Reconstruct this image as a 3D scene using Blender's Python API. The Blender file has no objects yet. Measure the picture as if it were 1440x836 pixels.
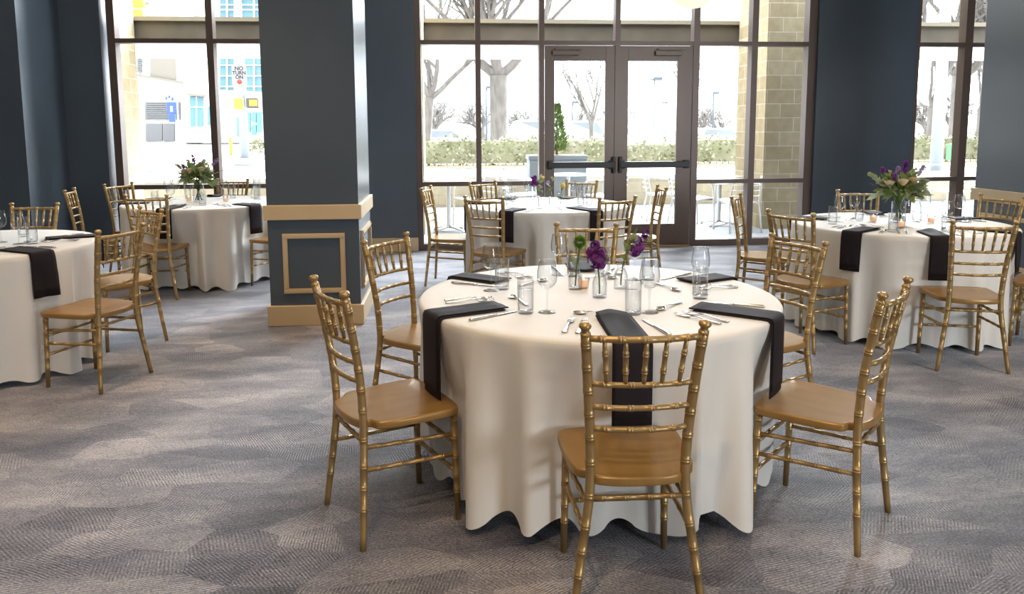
import bpy, bmesh, math, random
from mathutils import Vector, Matrix, Euler
R = math.radians
PI = math.pi
SC = bpy.context.scene
COL = SC.collection
SC.view_settings.view_transform = 'Standard'
SC.view_settings.look = 'None'
SC.view_settings.gamma = 1
SC.view_settings.use_curve_mapping = False
SC.view_settings.exposure = 0.0
SC.cycles.use_denoising = True
SC.cycles.max_bounces = 10
SC.cycles.transparent_max_bounces = 32
SC.cycles.diffuse_bounces = 5
SC.cycles.glossy_bounces = 4
SC.cycles.sample_clamp_indirect = 6.0
SC.cycles.caustics_reflective = False
SC.cycles.caustics_refractive = False

# ---------------------------------------------------------------- camera
FPX, PITCH, ROLL, CAMZ, CYP, YAW = 1086.08, 0.119895, -0.00439, 1.468, 311.43, 0.084787
WALL = 9.324

def ray(px, py):
    a, b = px - 720, py - CYP
    u = a*math.cos(ROLL) + b*math.sin(ROLL)
    v = -a*math.sin(ROLL) + b*math.cos(ROLL)
    x, up = u/FPX, -v/FPX
    y = math.cos(PITCH) + math.sin(PITCH)*up
    z = -math.sin(PITCH) + math.cos(PITCH)*up
    c, s = math.cos(YAW), math.sin(YAW)
    return Vector((c*x + s*y, -s*x + c*y, z))

def at(px, py, Y):
    d = ray(px, py)
    return Vector((0, 0, CAMZ)) + d*(Y/d.y)

cam = bpy.data.cameras.new('camera')
camo = bpy.data.objects.new('camera', cam)
COL.objects.link(camo)
cam.sensor_width = 36
cam.lens = 36*FPX/1440
cam.shift_y = (CYP - 418)/1440
cam.clip_end = 600
camo.matrix_world = Matrix.Translation((0, 0, CAMZ)) @ Matrix.Rotation(-YAW, 4, 'Z') @ Matrix.Rotation(PI/2 - PITCH, 4, 'X') @ Matrix.Rotation(ROLL, 4, 'Z')
SC.camera = camo

# ---------------------------------------------------------------- materials
def mat(name, color, rough=0.5, metal=0.0, spec=0.5, **kw):
    m = bpy.data.materials.new(name)
    m.use_nodes = True
    b = m.node_tree.nodes['Principled BSDF']
    b.inputs['Base Color'].default_value = (*color, 1)
    b.inputs['Roughness'].default_value = rough
    b.inputs['Metallic'].default_value = metal
    b.inputs['Specular IOR Level'].default_value = spec
    for k, v in kw.items():
        b.inputs[k].default_value = v
    return m

def noise_color(m, c1, c2, scale=8.0, detail=4.0, bump=0.0, bscale=None, stretch=(1, 1, 1), lo=0.35, hi=0.65):
    nt = m.node_tree
    b = nt.nodes['Principled BSDF']
    tc = nt.nodes.new('ShaderNodeTexCoord')
    mp = nt.nodes.new('ShaderNodeMapping')
    mp.inputs['Scale'].default_value = stretch
    nz = nt.nodes.new('ShaderNodeTexNoise')
    nz.inputs['Scale'].default_value = scale
    nz.inputs['Detail'].default_value = detail
    cr = nt.nodes.new('ShaderNodeValToRGB')
    cr.color_ramp.elements[0].position = lo
    cr.color_ramp.elements[1].position = hi
    cr.color_ramp.elements[0].color = (*c1, 1)
    cr.color_ramp.elements[1].color = (*c2, 1)
    L = nt.links.new
    L(tc.outputs['Object'], mp.inputs['Vector'])
    L(mp.outputs['Vector'], nz.inputs['Vector'])
    L(nz.outputs['Fac'], cr.inputs['Fac'])
    L(cr.outputs['Color'], b.inputs['Base Color'])
    if bump:
        n2 = nt.nodes.new('ShaderNodeTexNoise')
        n2.inputs['Scale'].default_value = bscale or scale*4
        n2.inputs['Detail'].default_value = 3
        L(mp.outputs['Vector'], n2.inputs['Vector'])
        bp = nt.nodes.new('ShaderNodeBump')
        bp.inputs['Strength'].default_value = bump
        bp.inputs['Distance'].default_value = 0.01
        L(n2.outputs['Fac'], bp.inputs['Height'])
        L(bp.outputs['Normal'], b.inputs['Normal'])
    return m

def glass_mat(name, tint=(0.97, 0.98, 0.98), edge=(0.55, 0.58, 0.58), refl=1.0, ior=1.45):
    m = bpy.data.materials.new(name)
    m.use_nodes = True
    nt = m.node_tree
    nt.nodes.clear()
    L = nt.links.new
    out = nt.nodes.new('ShaderNodeOutputMaterial')
    tr = nt.nodes.new('ShaderNodeBsdfTransparent')
    gl = nt.nodes.new('ShaderNodeBsdfGlossy')
    gl.inputs['Roughness'].default_value = 0.03
    lw = nt.nodes.new('ShaderNodeLayerWeight')
    lw.inputs['Blend'].default_value = 0.25
    mxc = nt.nodes.new('ShaderNodeMix')
    mxc.data_type = 'RGBA'
    mxc.inputs[6].default_value = (*tint, 1)
    mxc.inputs[7].default_value = (*edge, 1)
    L(lw.outputs['Facing'], mxc.inputs[0])
    L(mxc.outputs[2], tr.inputs['Color'])
    f0 = ((ior - 1)/(ior + 1))**2
    l2 = nt.nodes.new('ShaderNodeLayerWeight')
    l2.inputs['Blend'].default_value = 0.5
    pw = nt.nodes.new('ShaderNodeMath')
    pw.operation = 'POWER'
    pw.inputs[1].default_value = 5.0
    L(l2.outputs['Facing'], pw.inputs[0])
    mu = nt.nodes.new('ShaderNodeMath')
    mu.operation = 'MULTIPLY_ADD'
    mu.inputs[1].default_value = refl*(1 - f0)
    mu.inputs[2].default_value = refl*f0
    L(pw.outputs[0], mu.inputs[0])
    mx = nt.nodes.new('ShaderNodeMixShader')
    L(mu.outputs[0], mx.inputs['Fac'])
    L(tr.outputs[0], mx.inputs[1])
    L(gl.outputs[0], mx.inputs[2])
    L(mx.outputs[0], out.inputs['Surface'])
    return m

def emit_mat(name, color, strength, base=(0.9, 0.85, 0.75)):
    m = mat(name, base, 0.5)
    b = m.node_tree.nodes['Principled BSDF']
    b.inputs['Emission Color'].default_value = (*color, 1)
    b.inputs['Emission Strength'].default_value = strength
    return m

def block_mat(name, c1, c2, mortar, bw, bh, mort=0.012, rough=0.85):
    """masonry blocks laid along the object's own X (or Y) and Z"""
    m = mat(name, c1, rough)
    nt = m.node_tree
    L = nt.links.new
    b = nt.nodes['Principled BSDF']
    tc = nt.nodes.new('ShaderNodeTexCoord')
    sx = nt.nodes.new('ShaderNodeSeparateXYZ')
    L(tc.outputs['Object'], sx.inputs[0])
    ad = nt.nodes.new('ShaderNodeMath')
    ad.operation = 'ADD'
    L(sx.outputs['X'], ad.inputs[0])
    L(sx.outputs['Y'], ad.inputs[1])
    cx = nt.nodes.new('ShaderNodeCombineXYZ')
    L(ad.outputs[0], cx.inputs['X'])
    L(sx.outputs['Z'], cx.inputs['Y'])
    br = nt.nodes.new('ShaderNodeTexBrick')
    br.inputs['Color1'].default_value = (*c1, 1)
    br.inputs['Color2'].default_value = (*c2, 1)
    br.inputs['Mortar'].default_value = (*mortar, 1)
    br.inputs['Scale'].default_value = 1.0
    br.inputs['Mortar Size'].default_value = mort
    br.inputs['Mortar Smooth'].default_value = 0.1
    br.inputs['Brick Width'].default_value = bw
    br.inputs['Row Height'].default_value = bh
    L(cx.outputs[0], br.inputs['Vector'])
    nz = nt.nodes.new('ShaderNodeTexNoise')
    nz.inputs['Scale'].default_value = 9
    nz.inputs['Detail'].default_value = 5
    L(tc.outputs['Object'], nz.inputs['Vector'])
    mx = nt.nodes.new('ShaderNodeMix')
    mx.data_type = 'RGBA'
    mx.blend_type = 'OVERLAY'
    mx.inputs[0].default_value = 0.25
    L(br.outputs['Color'], mx.inputs[6])
    L(nz.outputs['Fac'], mx.inputs[7])
    L(mx.outputs[2], b.inputs['Base Color'])
    bp = nt.nodes.new('ShaderNodeBump')
    bp.inputs['Strength'].default_value = 0.4
    bp.inputs['Distance'].default_value = 0.01
    bp.invert = True
    L(br.outputs['Fac'], bp.inputs['Height'])
    L(bp.outputs['Normal'], b.inputs['Normal'])
    return m

def carpet_mat():
    m = mat('carpet', (0.1, 0.1, 0.11), 0.6, spec=0.4)
    nt = m.node_tree
    L = nt.links.new
    N = nt.nodes.new
    b = nt.nodes['Principled BSDF']
    tc = N('ShaderNodeTexCoord')

    def math_(op, a, bb=None, c=None):
        n = N('ShaderNodeMath')
        n.operation = op
        for i, v in enumerate((a, bb, c)):
            if v is None:
                continue
            if isinstance(v, (int, float)):
                n.inputs[i].default_value = v
            else:
                L(v, n.inputs[i])
        return n.outputs[0]

    # brush-like patches: a warped cell pattern, each patch with its own line direction
    wn = N('ShaderNodeTexNoise')
    wn.inputs['Scale'].default_value = 2.3
    wn.inputs['Detail'].default_value = 2
    L(tc.outputs['Object'], wn.inputs['Vector'])
    mxv = N('ShaderNodeMix')
    mxv.data_type = 'VECTOR'
    mxv.inputs[0].default_value = 0.07
    L(tc.outputs['Object'], mxv.inputs[4])
    L(wn.outputs['Color'], mxv.inputs[5])
    mp = N('ShaderNodeMapping')
    mp.inputs['Scale'].default_value = (2.7, 4.8, 1)
    mp.inputs['Rotation'].default_value = (0, 0, R(28))
    L(mxv.outputs[1], mp.inputs['Vector'])
    vo = N('ShaderNodeTexVoronoi')
    vo.voronoi_dimensions = '2D'
    vo.inputs['Scale'].default_value = 1.35
    L(mp.outputs['Vector'], vo.inputs['Vector'])
    sc = N('ShaderNodeSeparateColor')
    L(vo.outputs['Color'], sc.inputs[0])
    ang = math_('MULTIPLY', sc.outputs[0], 2*PI)
    # gentle curl of the lines
    cn = N('ShaderNodeTexNoise')
    cn.inputs['Scale'].default_value = 2.6
    cn.inputs['Detail'].default_value = 1
    L(tc.outputs['Object'], cn.inputs['Vector'])
    cv = N('ShaderNodeMix')
    cv.data_type = 'VECTOR'
    cv.inputs[0].default_value = 0.05
    L(tc.outputs['Object'], cv.inputs[4])
    L(cn.outputs['Color'], cv.inputs[5])
    sx = N('ShaderNodeSeparateXYZ')
    L(cv.outputs[1], sx.inputs[0])
    co, si = math_('COSINE', ang), math_('SINE', ang)
    u = math_('ADD', math_('MULTIPLY', sx.outputs['X'], co), math_('MULTIPLY', sx.outputs['Y'], si))
    v = math_('SUBTRACT', math_('MULTIPLY', sx.outputs['Y'], co), math_('MULTIPLY', sx.outputs['X'], si))
    jn = N('ShaderNodeTexNoise')
    jn.inputs['Scale'].default_value = 9
    jn.inputs['Detail'].default_value = 1
    L(tc.outputs['Object'], jn.inputs['Vector'])
    freq = math_('ADD', 470, math_('MULTIPLY', sc.outputs[1], 160))
    st = math_('SINE', math_('ADD', math_('MULTIPLY', u, freq), math_('MULTIPLY', jn.outputs['Fac'], 2.2)))
    # lines broken into dashes
    da = math_('SINE', math_('ADD', math_('MULTIPLY', v, 120), math_('MULTIPLY', jn.outputs['Fac'], 30)))
    st = math_('SUBTRACT', st, math_('MULTIPLY', math_('GREATER_THAN', da, 0.8), 0.6))
    # stretches where the lines fade out
    bn_ = N('ShaderNodeTexNoise')
    bn_.inputs['Scale'].default_value = 34
    bn_.inputs['Detail'].default_value = 2
    L(tc.outputs['Object'], bn_.inputs['Vector'])
    fd = N('ShaderNodeMapRange')
    fd.inputs['From Min'].default_value = 0.36
    fd.inputs['From Max'].default_value = 0.56
    L(bn_.outputs['Fac'], fd.inputs['Value'])
    st = math_('MULTIPLY', st, fd.outputs['Result'])
    # yarn grain
    gn = N('ShaderNodeTexNoise')
    gn.inputs['Scale'].default_value = 120
    gn.inputs['Detail'].default_value = 3
    L(tc.outputs['Object'], gn.inputs['Vector'])
    # broad washes of light and dark yarn
    ln = N('ShaderNodeTexNoise')
    ln.inputs['Scale'].default_value = 1.9
    ln.inputs['Detail'].default_value = 5
    ln.inputs['Roughness'].default_value = 0.62
    lm = N('ShaderNodeMapping')
    lm.inputs['Scale'].default_value = (0.8, 1.9, 1)
    lm.inputs['Rotation'].default_value = (0, 0, R(-24))
    L(tc.outputs['Object'], lm.inputs['Vector'])
    L(lm.outputs['Vector'], ln.inputs['Vector'])
    base = math_('ADD', math_('MULTIPLY', math_('SUBTRACT', ln.outputs['Fac'], 0.5), 1.55), math_('MULTIPLY', math_('SUBTRACT', sc.outputs[2], 0.5), 0.30))
    amp = math_('ADD', 0.12, math_('MULTIPLY', sc.outputs[1], 0.20))
    f = math_('ADD', math_('ADD', 0.47, base), math_('MULTIPLY', st, amp))
    f = math_('ADD', f, math_('MULTIPLY', math_('SUBTRACT', gn.outputs['Fac'], 0.5), 1.25))
    cr = N('ShaderNodeValToRGB')
    e = cr.color_ramp.elements
    e[0].position = 0.0
    e[0].color = (0.036, 0.037, 0.052, 1)
    e[1].position = 1.0
    e[1].color = (0.50, 0.47, 0.485, 1)
    e2 = cr.color_ramp.elements.new(0.42)
    e2.color = (0.150, 0.146, 0.172, 1)
    e3 = cr.color_ramp.elements.new(0.68)
    e3.color = (0.275, 0.262, 0.278, 1)
    L(f, cr.inputs['Fac'])
    L(cr.outputs['Color'], b.inputs['Base Color'])
    bp = N('ShaderNodeBump')
    bp.inputs['Strength'].default_value = 0.5
    bp.inputs['Distance'].default_value = 0.004
    L(f, bp.inputs['Height'])
    L(bp.outputs['Normal'], b.inputs['Normal'])
    b.inputs['Sheen Weight'].default_value = 0.55
    b.inputs['Sheen Roughness'].default_value = 0.3
    b.inputs['Sheen Tint'].default_value = (0.85, 0.92, 1.0, 1)
    return m

M = {}
M['carpet'] = carpet_mat()
M['slate'] = noise_color(mat('slate_paint', (0.068, 0.088, 0.112), 0.27), (0.064, 0.083, 0.106), (0.072, 0.093, 0.118), 1.2, 3, 0.03, 60)
M['ceiling'] = mat('ceiling_paint', (0.72, 0.70, 0.66), 0.9)
M['rearwall'] = mat('pale_wall_paint', (0.50, 0.49, 0.46), 0.8)
M['tan'] = noise_color(mat('tan_trim_paint', (0.55, 0.42, 0.25), 0.38), (0.54, 0.41, 0.24), (0.58, 0.445, 0.27), 3, 2)
M['bronze'] = mat('bronze_frame', (0.125, 0.088, 0.073), 0.36, 0.2)
M['pane'] = glass_mat('window_glass', (0.95, 0.965, 0.965), (0.85, 0.87, 0.87), 0.7)
M['glass'] = glass_mat('clear_glass', (0.985, 0.988, 0.99), (0.78, 0.80, 0.82), 1.0, 1.5)
M['water'] = glass_mat('still_water', (0.985, 0.99, 0.99), (0.78, 0.80, 0.82), 0.8, 1.33)
M['gold'] = noise_color(mat('gold_paint', (0.42, 0.28, 0.12), 0.36, 0.60), (0.385, 0.255, 0.105), (0.44, 0.30, 0.13), 14, 3)
M['seatgold'] = noise_color(mat('gold_seat_lacquer', (0.325, 0.185, 0.055), 0.28, 0.22), (0.295, 0.165, 0.047), (0.35, 0.203, 0.063), 5, 4, stretch=(3, 1, 1))
M['linen'] = noise_color(mat('linen_cloth', (0.76, 0.74, 0.70), 0.62), (0.745, 0.725, 0.685), (0.775, 0.755, 0.715), 3, 2, 0.12, 700)
M['linen'].node_tree.nodes['Principled BSDF'].inputs['Sheen Weight'].default_value = 0.2
M['napkin'] = noise_color(mat('dark_napkin', (0.011, 0.008, 0.011), 0.75, spec=0.25), (0.0115, 0.0075, 0.0105), (0.0155, 0.0105, 0.0145), 5, 2, 0.1, 600)
M['napkin'].node_tree.nodes['Principled BSDF'].inputs['Sheen Weight'].default_value = 0.03
M['steel'] = mat('polished_steel', (0.72, 0.71, 0.70), 0.16, 1.0)
M['alu'] = mat('brushed_aluminium', (0.78, 0.79, 0.80), 0.32, 0.9)
M['stone'] = block_mat('tan_stone_block', (0.48, 0.385, 0.235), (0.39, 0.305, 0.175), (0.60, 0.52, 0.38), 0.40, 0.20, 0.006)
M['lowwall'] = block_mat('cream_stone_block', (0.60, 0.53, 0.40), (0.56, 0.48, 0.34), (0.50, 0.43, 0.31), 0.6, 0.22, 0.008)
M['capstone'] = noise_color(mat('cap_stone', (0.72, 0.68, 0.58), 0.8), (0.70, 0.66, 0.56), (0.75, 0.71, 0.62), 4)
M['beamface'] = noise_color(mat('beam_stucco', (0.11, 0.09, 0.068), 0.85), (0.095, 0.078, 0.058), (0.13, 0.108, 0.078), 2.5, 4)
M['beamcap'] = mat('beam_cap', (0.28, 0.24, 0.17), 0.7)
M['soffit'] = mat('white_soffit', (0.85, 0.85, 0.84), 0.7)
M['concrete'] = noise_color(mat('pale_concrete', (0.30, 0.31, 0.32), 0.8), (0.28, 0.29, 0.30), (0.33, 0.34, 0.35), 1.5, 5)
M['road'] = noise_color(mat('pale_paving', (0.42, 0.41, 0.39), 0.9), (0.39, 0.38, 0.36), (0.45, 0.44, 0.42), 0.4, 5)
M['mulch'] = noise_color(mat('dry_mulch', (0.30, 0.21, 0.13), 0.95), (0.26, 0.18, 0.11), (0.36, 0.26, 0.17), 12)
M['hedge'] = noise_color(mat('hedge_leaf', (0.22, 0.22, 0.13), 0.7), (0.18, 0.185, 0.10), (0.27, 0.265, 0.175), 1.6, 3)
M['conifer'] = noise_color(mat('conifer_leaf', (0.16, 0.24, 0.06), 0.7), (0.12, 0.19, 0.045), (0.22, 0.30, 0.09), 8)
M['bark'] = noise_color(mat('grey_bark', (0.13, 0.115, 0.105), 0.95), (0.11, 0.098, 0.088), (0.165, 0.148, 0.135), 6, 5, stretch=(1, 1, 0.3))
M['twig'] = mat('grey_twig', (0.16, 0.135, 0.12), 0.95)
M['planter'] = mat('planter_grey', (0.24, 0.27, 0.30), 0.6)
M['polegrey'] = mat('galvanised_pole', (0.26, 0.29, 0.31), 0.5, 0.3)
M['poledark'] = mat('dark_lamp_pole', (0.07, 0.09, 0.11), 0.5, 0.2)
M['whitewall'] = mat('white_render_wall', (0.52, 0.52, 0.51), 0.85)
M['greywall'] = mat('tan_grey_panel', (0.20, 0.18, 0.15), 0.85)
M['louvre'] = mat('grey_louvre', (0.14, 0.14, 0.145), 0.6)
M['tealglass'] = mat('teal_glazing', (0.10, 0.21, 0.25), 0.15, spec=0.6)
M['whitetrim'] = mat('white_trim', (0.75, 0.76, 0.76), 0.6)
M['yellow'] = mat('signal_yellow', (0.62, 0.38, 0.03), 0.5)
M['darkbox'] = mat('signal_dark', (0.06, 0.055, 0.05), 0.5)
M['signwhite'] = mat('sign_white', (0.26, 0.25, 0.25), 0.5)
M['signblack'] = mat('sign_black', (0.02, 0.02, 0.02), 0.5)
M['signred'] = mat('sign_red', (0.42, 0.03, 0.02), 0.5)
M['blue'] = mat('banner_blue', (0.03, 0.07, 0.30), 0.6)
M['orange'] = mat('bollard_orange', (0.55, 0.22, 0.03), 0.6)
M['green'] = mat('sign_green', (0.10, 0.42, 0.12), 0.6)
M['carwhite'] = mat('car_paint_white', (0.62, 0.63, 0.65), 0.25)
M['carglass'] = mat('car_window', (0.16, 0.18, 0.20), 0.1)
M['tyre'] = mat('tyre_rubber', (0.03, 0.03, 0.03), 0.8)
M['leaf'] = noise_color(mat('green_leaf', (0.20, 0.28, 0.07), 0.5), (0.14, 0.21, 0.05), (0.28, 0.36, 0.11), 18, 2)
M['sage'] = noise_color(mat('sage_leaf', (0.24, 0.29, 0.18), 0.55), (0.18, 0.23, 0.13), (0.32, 0.37, 0.24), 18, 2)
M['lime'] = noise_color(mat('lime_leaf', (0.33, 0.38, 0.07), 0.5), (0.26, 0.31, 0.05), (0.44, 0.48, 0.11), 20, 2)
M['burgundy'] = noise_color(mat('burgundy_leaf', (0.07, 0.022, 0.028), 0.45), (0.05, 0.018, 0.022), (0.10, 0.04, 0.045), 15, 2)
M['stemgreen'] = mat('stem_green', (0.13, 0.22, 0.045), 0.5)
M['mum'] = noise_color(mat('green_mum', (0.13, 0.26, 0.015), 0.6), (0.09, 0.20, 0.01), (0.20, 0.35, 0.03), 60, 2)
M['purple'] = noise_color(mat('purple_petal', (0.17, 0.022, 0.20), 0.55), (0.11, 0.012, 0.14), (0.30, 0.06, 0.35), 40, 2)
M['lilac'] = mat('lilac_petal', (0.42, 0.30, 0.50), 0.6)
M['cream'] = noise_color(mat('cream_petal', (0.80, 0.67, 0.47), 0.55), (0.76, 0.61, 0.40), (0.85, 0.75, 0.58), 25, 2)
M['palegreen'] = mat('pale_bud', (0.42, 0.45, 0.25), 0.6)
M['yellowpetal'] = mat('pale_yellow_petal', (0.70, 0.56, 0.24), 0.6)
M['wax'] = emit_mat('glowing_votive', (1.0, 0.50, 0.22), 0.55, (0.75, 0.52, 0.38))
M['flame'] = emit_mat('candle_flame', (1.0, 0.62, 0.25), 9.0)
M['globe'] = emit_mat('globe_lamp', (1.0, 0.83, 0.60), 0.95, (0.85, 0.80, 0.72))
M['woodthresh'] = mat('threshold_wood', (0.42, 0.26, 0.13), 0.5)
M['ply'] = mat('plywood', (0.45, 0.33, 0.20), 0.6)
M['black'] = mat('black_metal', (0.025, 0.024, 0.025), 0.4, 0.4)

def translucent(m, amt=0.5):
    nt = m.node_tree
    b = nt.nodes['Principled BSDF']
    out = [n for n in nt.nodes if n.type == 'OUTPUT_MATERIAL'][0]
    t = nt.nodes.new('ShaderNodeBsdfTranslucent')
    if b.inputs['Base Color'].is_linked:
        nt.links.new(b.inputs['Base Color'].links[0].from_socket, t.inputs['Color'])
    else:
        t.inputs['Color'].default_value = b.inputs['Base Color'].default_value
    mx = nt.nodes.new('ShaderNodeMixShader')
    mx.inputs[0].default_value = amt
    nt.links.new(b.outputs[0], mx.inputs[1])
    nt.links.new(t.outputs[0], mx.inputs[2])
    nt.links.new(mx.outputs[0], out.inputs['Surface'])
for k_ in ('leaf', 'sage', 'lime', 'cream', 'purple', 'lilac', 'mum', 'palegreen', 'yellowpetal', 'stemgreen', 'burgundy'):
    translucent(M[k_])

# ---------------------------------------------------------------- mesh builder
class MB:
    def __init__(self):
        self.v, self.f, self.s = [], [], []

    def add(self, vs, fs, smooth=True):
        o = len(self.v)
        self.v += [tuple(p) for p in vs]
        self.f += [tuple(i + o for i in f) for f in fs]
        self.s += [smooth]*len(fs)
        return self

    def box(self, x0, x1, y0, y1, z0, z1, T=None):
        vs = [Vector((x, y, z)) for z in (z0, z1) for y in (y0, y1) for x in (x0, x1)]
        if T is not None:
            vs = [T @ p for p in vs]
        return self.add(vs, [(0, 2, 3, 1), (4, 5, 7, 6), (0, 1, 5, 4), (2, 6, 7, 3), (0, 4, 6, 2), (1, 3, 7, 5)], False)

    def bevbox(self, x0, x1, y0, y1, z0, z1, b=0.006):
        bm = bmesh.new()
        bmesh.ops.create_cube(bm, size=1)
        for p in bm.verts:
            p.co = Vector(((x0 + x1)/2 + p.co.x*(x1 - x0), (y0 + y1)/2 + p.co.y*(y1 - y0), (z0 + z1)/2 + p.co.z*(z1 - z0)))
        bmesh.ops.bevel(bm, geom=bm.edges[:], offset=b, segments=2, affect='EDGES', profile=0.5)
        bm.verts.index_update()
        self.add([p.co.copy() for p in bm.verts], [[q.index for q in f.verts] for f in bm.faces], False)
        bm.free()
        return self

    def tube(self, path, rad, n=8, cap=True, flat=1.0, smooth=True):
        path = [Vector(p) for p in path]
        m = len(path)
        if not hasattr(rad, '__len__'):
            rad = [rad]*m
        vs, fs = [], []
        t = (path[1] - path[0]).normalized()
        up = Vector((0, 0, 1)) if abs(t.z) < 0.9 else Vector((1, 0, 0))
        a = t.cross(up).normalized()
        for i in range(m):
            if i == 0:
                t = path[1] - path[0]
            elif i == m - 1:
                t = path[-1] - path[-2]
            else:
                t = path[i + 1] - path[i - 1]
            if t.length < 1e-9:
                t = Vector((0, 0, 1))
            t.normalize()
            a = a - t*a.dot(t)
            if a.length < 1e-6:
                a = t.orthogonal()
            a.normalize()
            b = t.cross(a)
            for k in range(n):
                th = 2*PI*k/n
                vs.append(path[i] + (a*math.cos(th) + b*math.sin(th)*flat)*rad[i])
        for i in range(m - 1):
            for k in range(n):
                k2 = (k + 1) % n
                fs.append((i*n + k, i*n + k2, (i + 1)*n + k2, (i + 1)*n + k))
        if cap:
            fs.append(tuple(range(n - 1, -1, -1)))
            fs.append(tuple((m - 1)*n + k for k in range(n)))
        return self.add(vs, fs, smooth)

    def lathe(self, prof, n=24, c=(0, 0, 0), T=None):
        """prof: (r, z) from bottom to top; r = 0 closes to a point"""
        vs, fs, rows = [], [], []
        for r, z in prof:
            if r < 1e-6:
                rows.append([len(vs)])
                vs.append(Vector((0, 0, z)))
            else:
                rows.append(list(range(len(vs), len(vs) + n)))
                vs += [Vector((r*math.cos(2*PI*k/n), r*math.sin(2*PI*k/n), z)) for k in range(n)]
        for A, B in zip(rows, rows[1:]):
            for k in range(n):
                k2 = (k + 1) % n
                if len(A) == 1 and len(B) == 1:
                    continue
                if len(A) == 1:
                    fs.append((A[0], B[k2], B[k]))
                elif len(B) == 1:
                    fs.append((A[k], A[k2], B[0]))
                else:
                    fs.append((A[k], A[k2], B[k2], B[k]))
        vs = [(T @ p if T is not None else p) + Vector(c) for p in vs]
        return self.add(vs, fs)

    def build(self, name, m, parent=None, loc=None):
        me = bpy.data.meshes.new(name)
        me.from_pydata(self.v, [], self.f)
        me.polygons.foreach_set('use_smooth', self.s)
        me.update()
        if isinstance(m, str):
            m = M[m]
        me.materials.append(m)
        o = bpy.data.objects.new(name, me)
        COL.objects.link(o)
        if parent is not None:
            o.parent = parent
        if loc is not None:
            o.location = loc
        return o

def tag(o, label=None, cat=None, group=None, kind=None):
    if label:
        o['label'] = label
    if cat:
        o['category'] = cat
    if group:
        o['group'] = group
    if kind:
        o['kind'] = kind
    return o

def empty(name, loc=(0, 0, 0), rz=0.0):
    o = bpy.data.objects.new(name, None)
    o.empty_display_size = 0.1
    COL.objects.link(o)
    o.location = loc
    o.rotation_euler = (0, 0, rz)
    return o

CH = {}
def kids(o):
    return [c for c in list(bpy.data.objects) if c.parent == o]

def copy_tree(o, parent=None, kmap=None):
    c = o.copy()
    COL.objects.link(c)
    if parent is not None:
        c.parent = parent
    for ch in (kmap[o] if kmap and o in kmap else kids(o)):
        copy_tree(ch, c, kmap)
    return c

def kid_map(o, d=None):
    d = {} if d is None else d
    d[o] = kids(o)
    for c in d[o]:
        kid_map(c, d)
    return d

def struct(o, label=None):
    o['kind'] = 'structure'
    if label:
        o['label'] = label
    return o

# ---------------------------------------------------------------- room shell
H_CEIL = 4.4
X0, X1, YB = -6.4, 8.6, -4.0
WF = 9.25          # inner face of the window wall
struct(MB().box(X0, X1, YB, WALL + 0.06, -0.05, 0).build('floor', 'carpet'))
struct(MB().box(X0, X1, YB, WALL + 0.3, H_CEIL, H_CEIL + 0.1).build('ceiling', 'ceiling'))
w = MB()
for a, b in ((X0, -3.86), (-1.62, -0.345), (4.545, 5.81), (7.75, X1)):
    w.box(a, b, WF, WF + 0.36, 0, H_CEIL)
for a, b in ((-3.86, -1.62), (-0.345, 4.545), (5.81, 7.75)):
    w.box(a, b, WF, WF + 0.36, 4.1, H_CEIL)
struct(w.build('wall_back', 'slate'))
w = MB().box(X0 - 0.2, X0, YB, WF + 0.36, 0, H_CEIL).box(X0, -4.3, 8.37, WF, 0, H_CEIL)
struct(w.build('wall_left', 'slate'))
struct(MB().box(X1, X1 + 0.2, YB, WF + 0.36, 0, H_CEIL).build('wall_right', 'slate'))
# rear wall (behind the camera) with one opening made for the added window
RW = (4.6, 7.2, 0.6, 3.0)
w = MB().box(X0, RW[0], YB - 0.2, YB, 0, H_CEIL).box(RW[1], X1, YB - 0.2, YB, 0, H_CEIL)
w.box(RW[0], RW[1], YB - 0.2, YB, 0, RW[2]).box(RW[0], RW[1], YB - 0.2, YB, RW[3], H_CEIL)
struct(w.build('wall_front', 'rearwall'))
b = MB()
for a, c in ((-4.28, -3.87), (-1.62, -0.345), (4.56, 5.80), (7.76, X1)):
    b.bevbox(a, c, WF - 0.022, WF + 0.004, 0, 0.17, 0.005)
struct(b.build('baseboard_back', 'tan'))

# column cladding: slate pillar with tan base, band and picture-frame mouldings
def pillar(xa, xb, ya, yb):
    p = struct(empty('pillar', ((xa + xb)/2, (ya + yb)/2, 0)))
    hx, hy = (xb - xa)/2, (yb - ya)/2
    MB().box(-hx, hx, -hy, hy, 0, H_CEIL).build('shaft', 'slate', p)
    MB().bevbox(-hx - 0.022, hx + 0.022, -hy - 0.022, hy + 0.022, 0, 0.155, 0.006).build('plinth', 'tan', p)
    MB().bevbox(-hx - 0.024, hx + 0.024, -hy - 0.024, hy + 0.024, 0.802, 0.912, 0.005).build('trim_band', 'tan', p)
    def moulding(u0, u1, T):
        m = MB()
        for (a, c, d, e) in ((u0, u1, 0.662, 0.698), (u0, u1, 0.247, 0.283), (u0, u0 + 0.036, 0.283, 0.662), (u1 - 0.036, u1, 0.283, 0.662)):
            m.box(a, c, -0.016, 0.004, d, e, T)
            m.box(a + 0.008, c - 0.008, -0.022, 0.0, d + 0.008, e - 0.008, T)
        m.build('panel_moulding', 'tan', p)
    moulding(-hx + 0.105, hx - 0.105, Matrix.Translation((0, -hy, 0)))
    moulding(-hy + 0.12, hy - 0.12, Matrix.Translation((hx, 0, 0)) @ Matrix.Rotation(PI/2, 4, 'Z'))
    moulding(-hy + 0.12, hy - 0.12, Matrix.Translation((-hx, 0, 0)) @ Matrix.Rotation(-PI/2, 4, 'Z'))
    return p
pillar(-1.322, -0.655, 5.80, 6.66)
pillar(4.815, 5.485, 5.80, 6.66)

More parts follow.
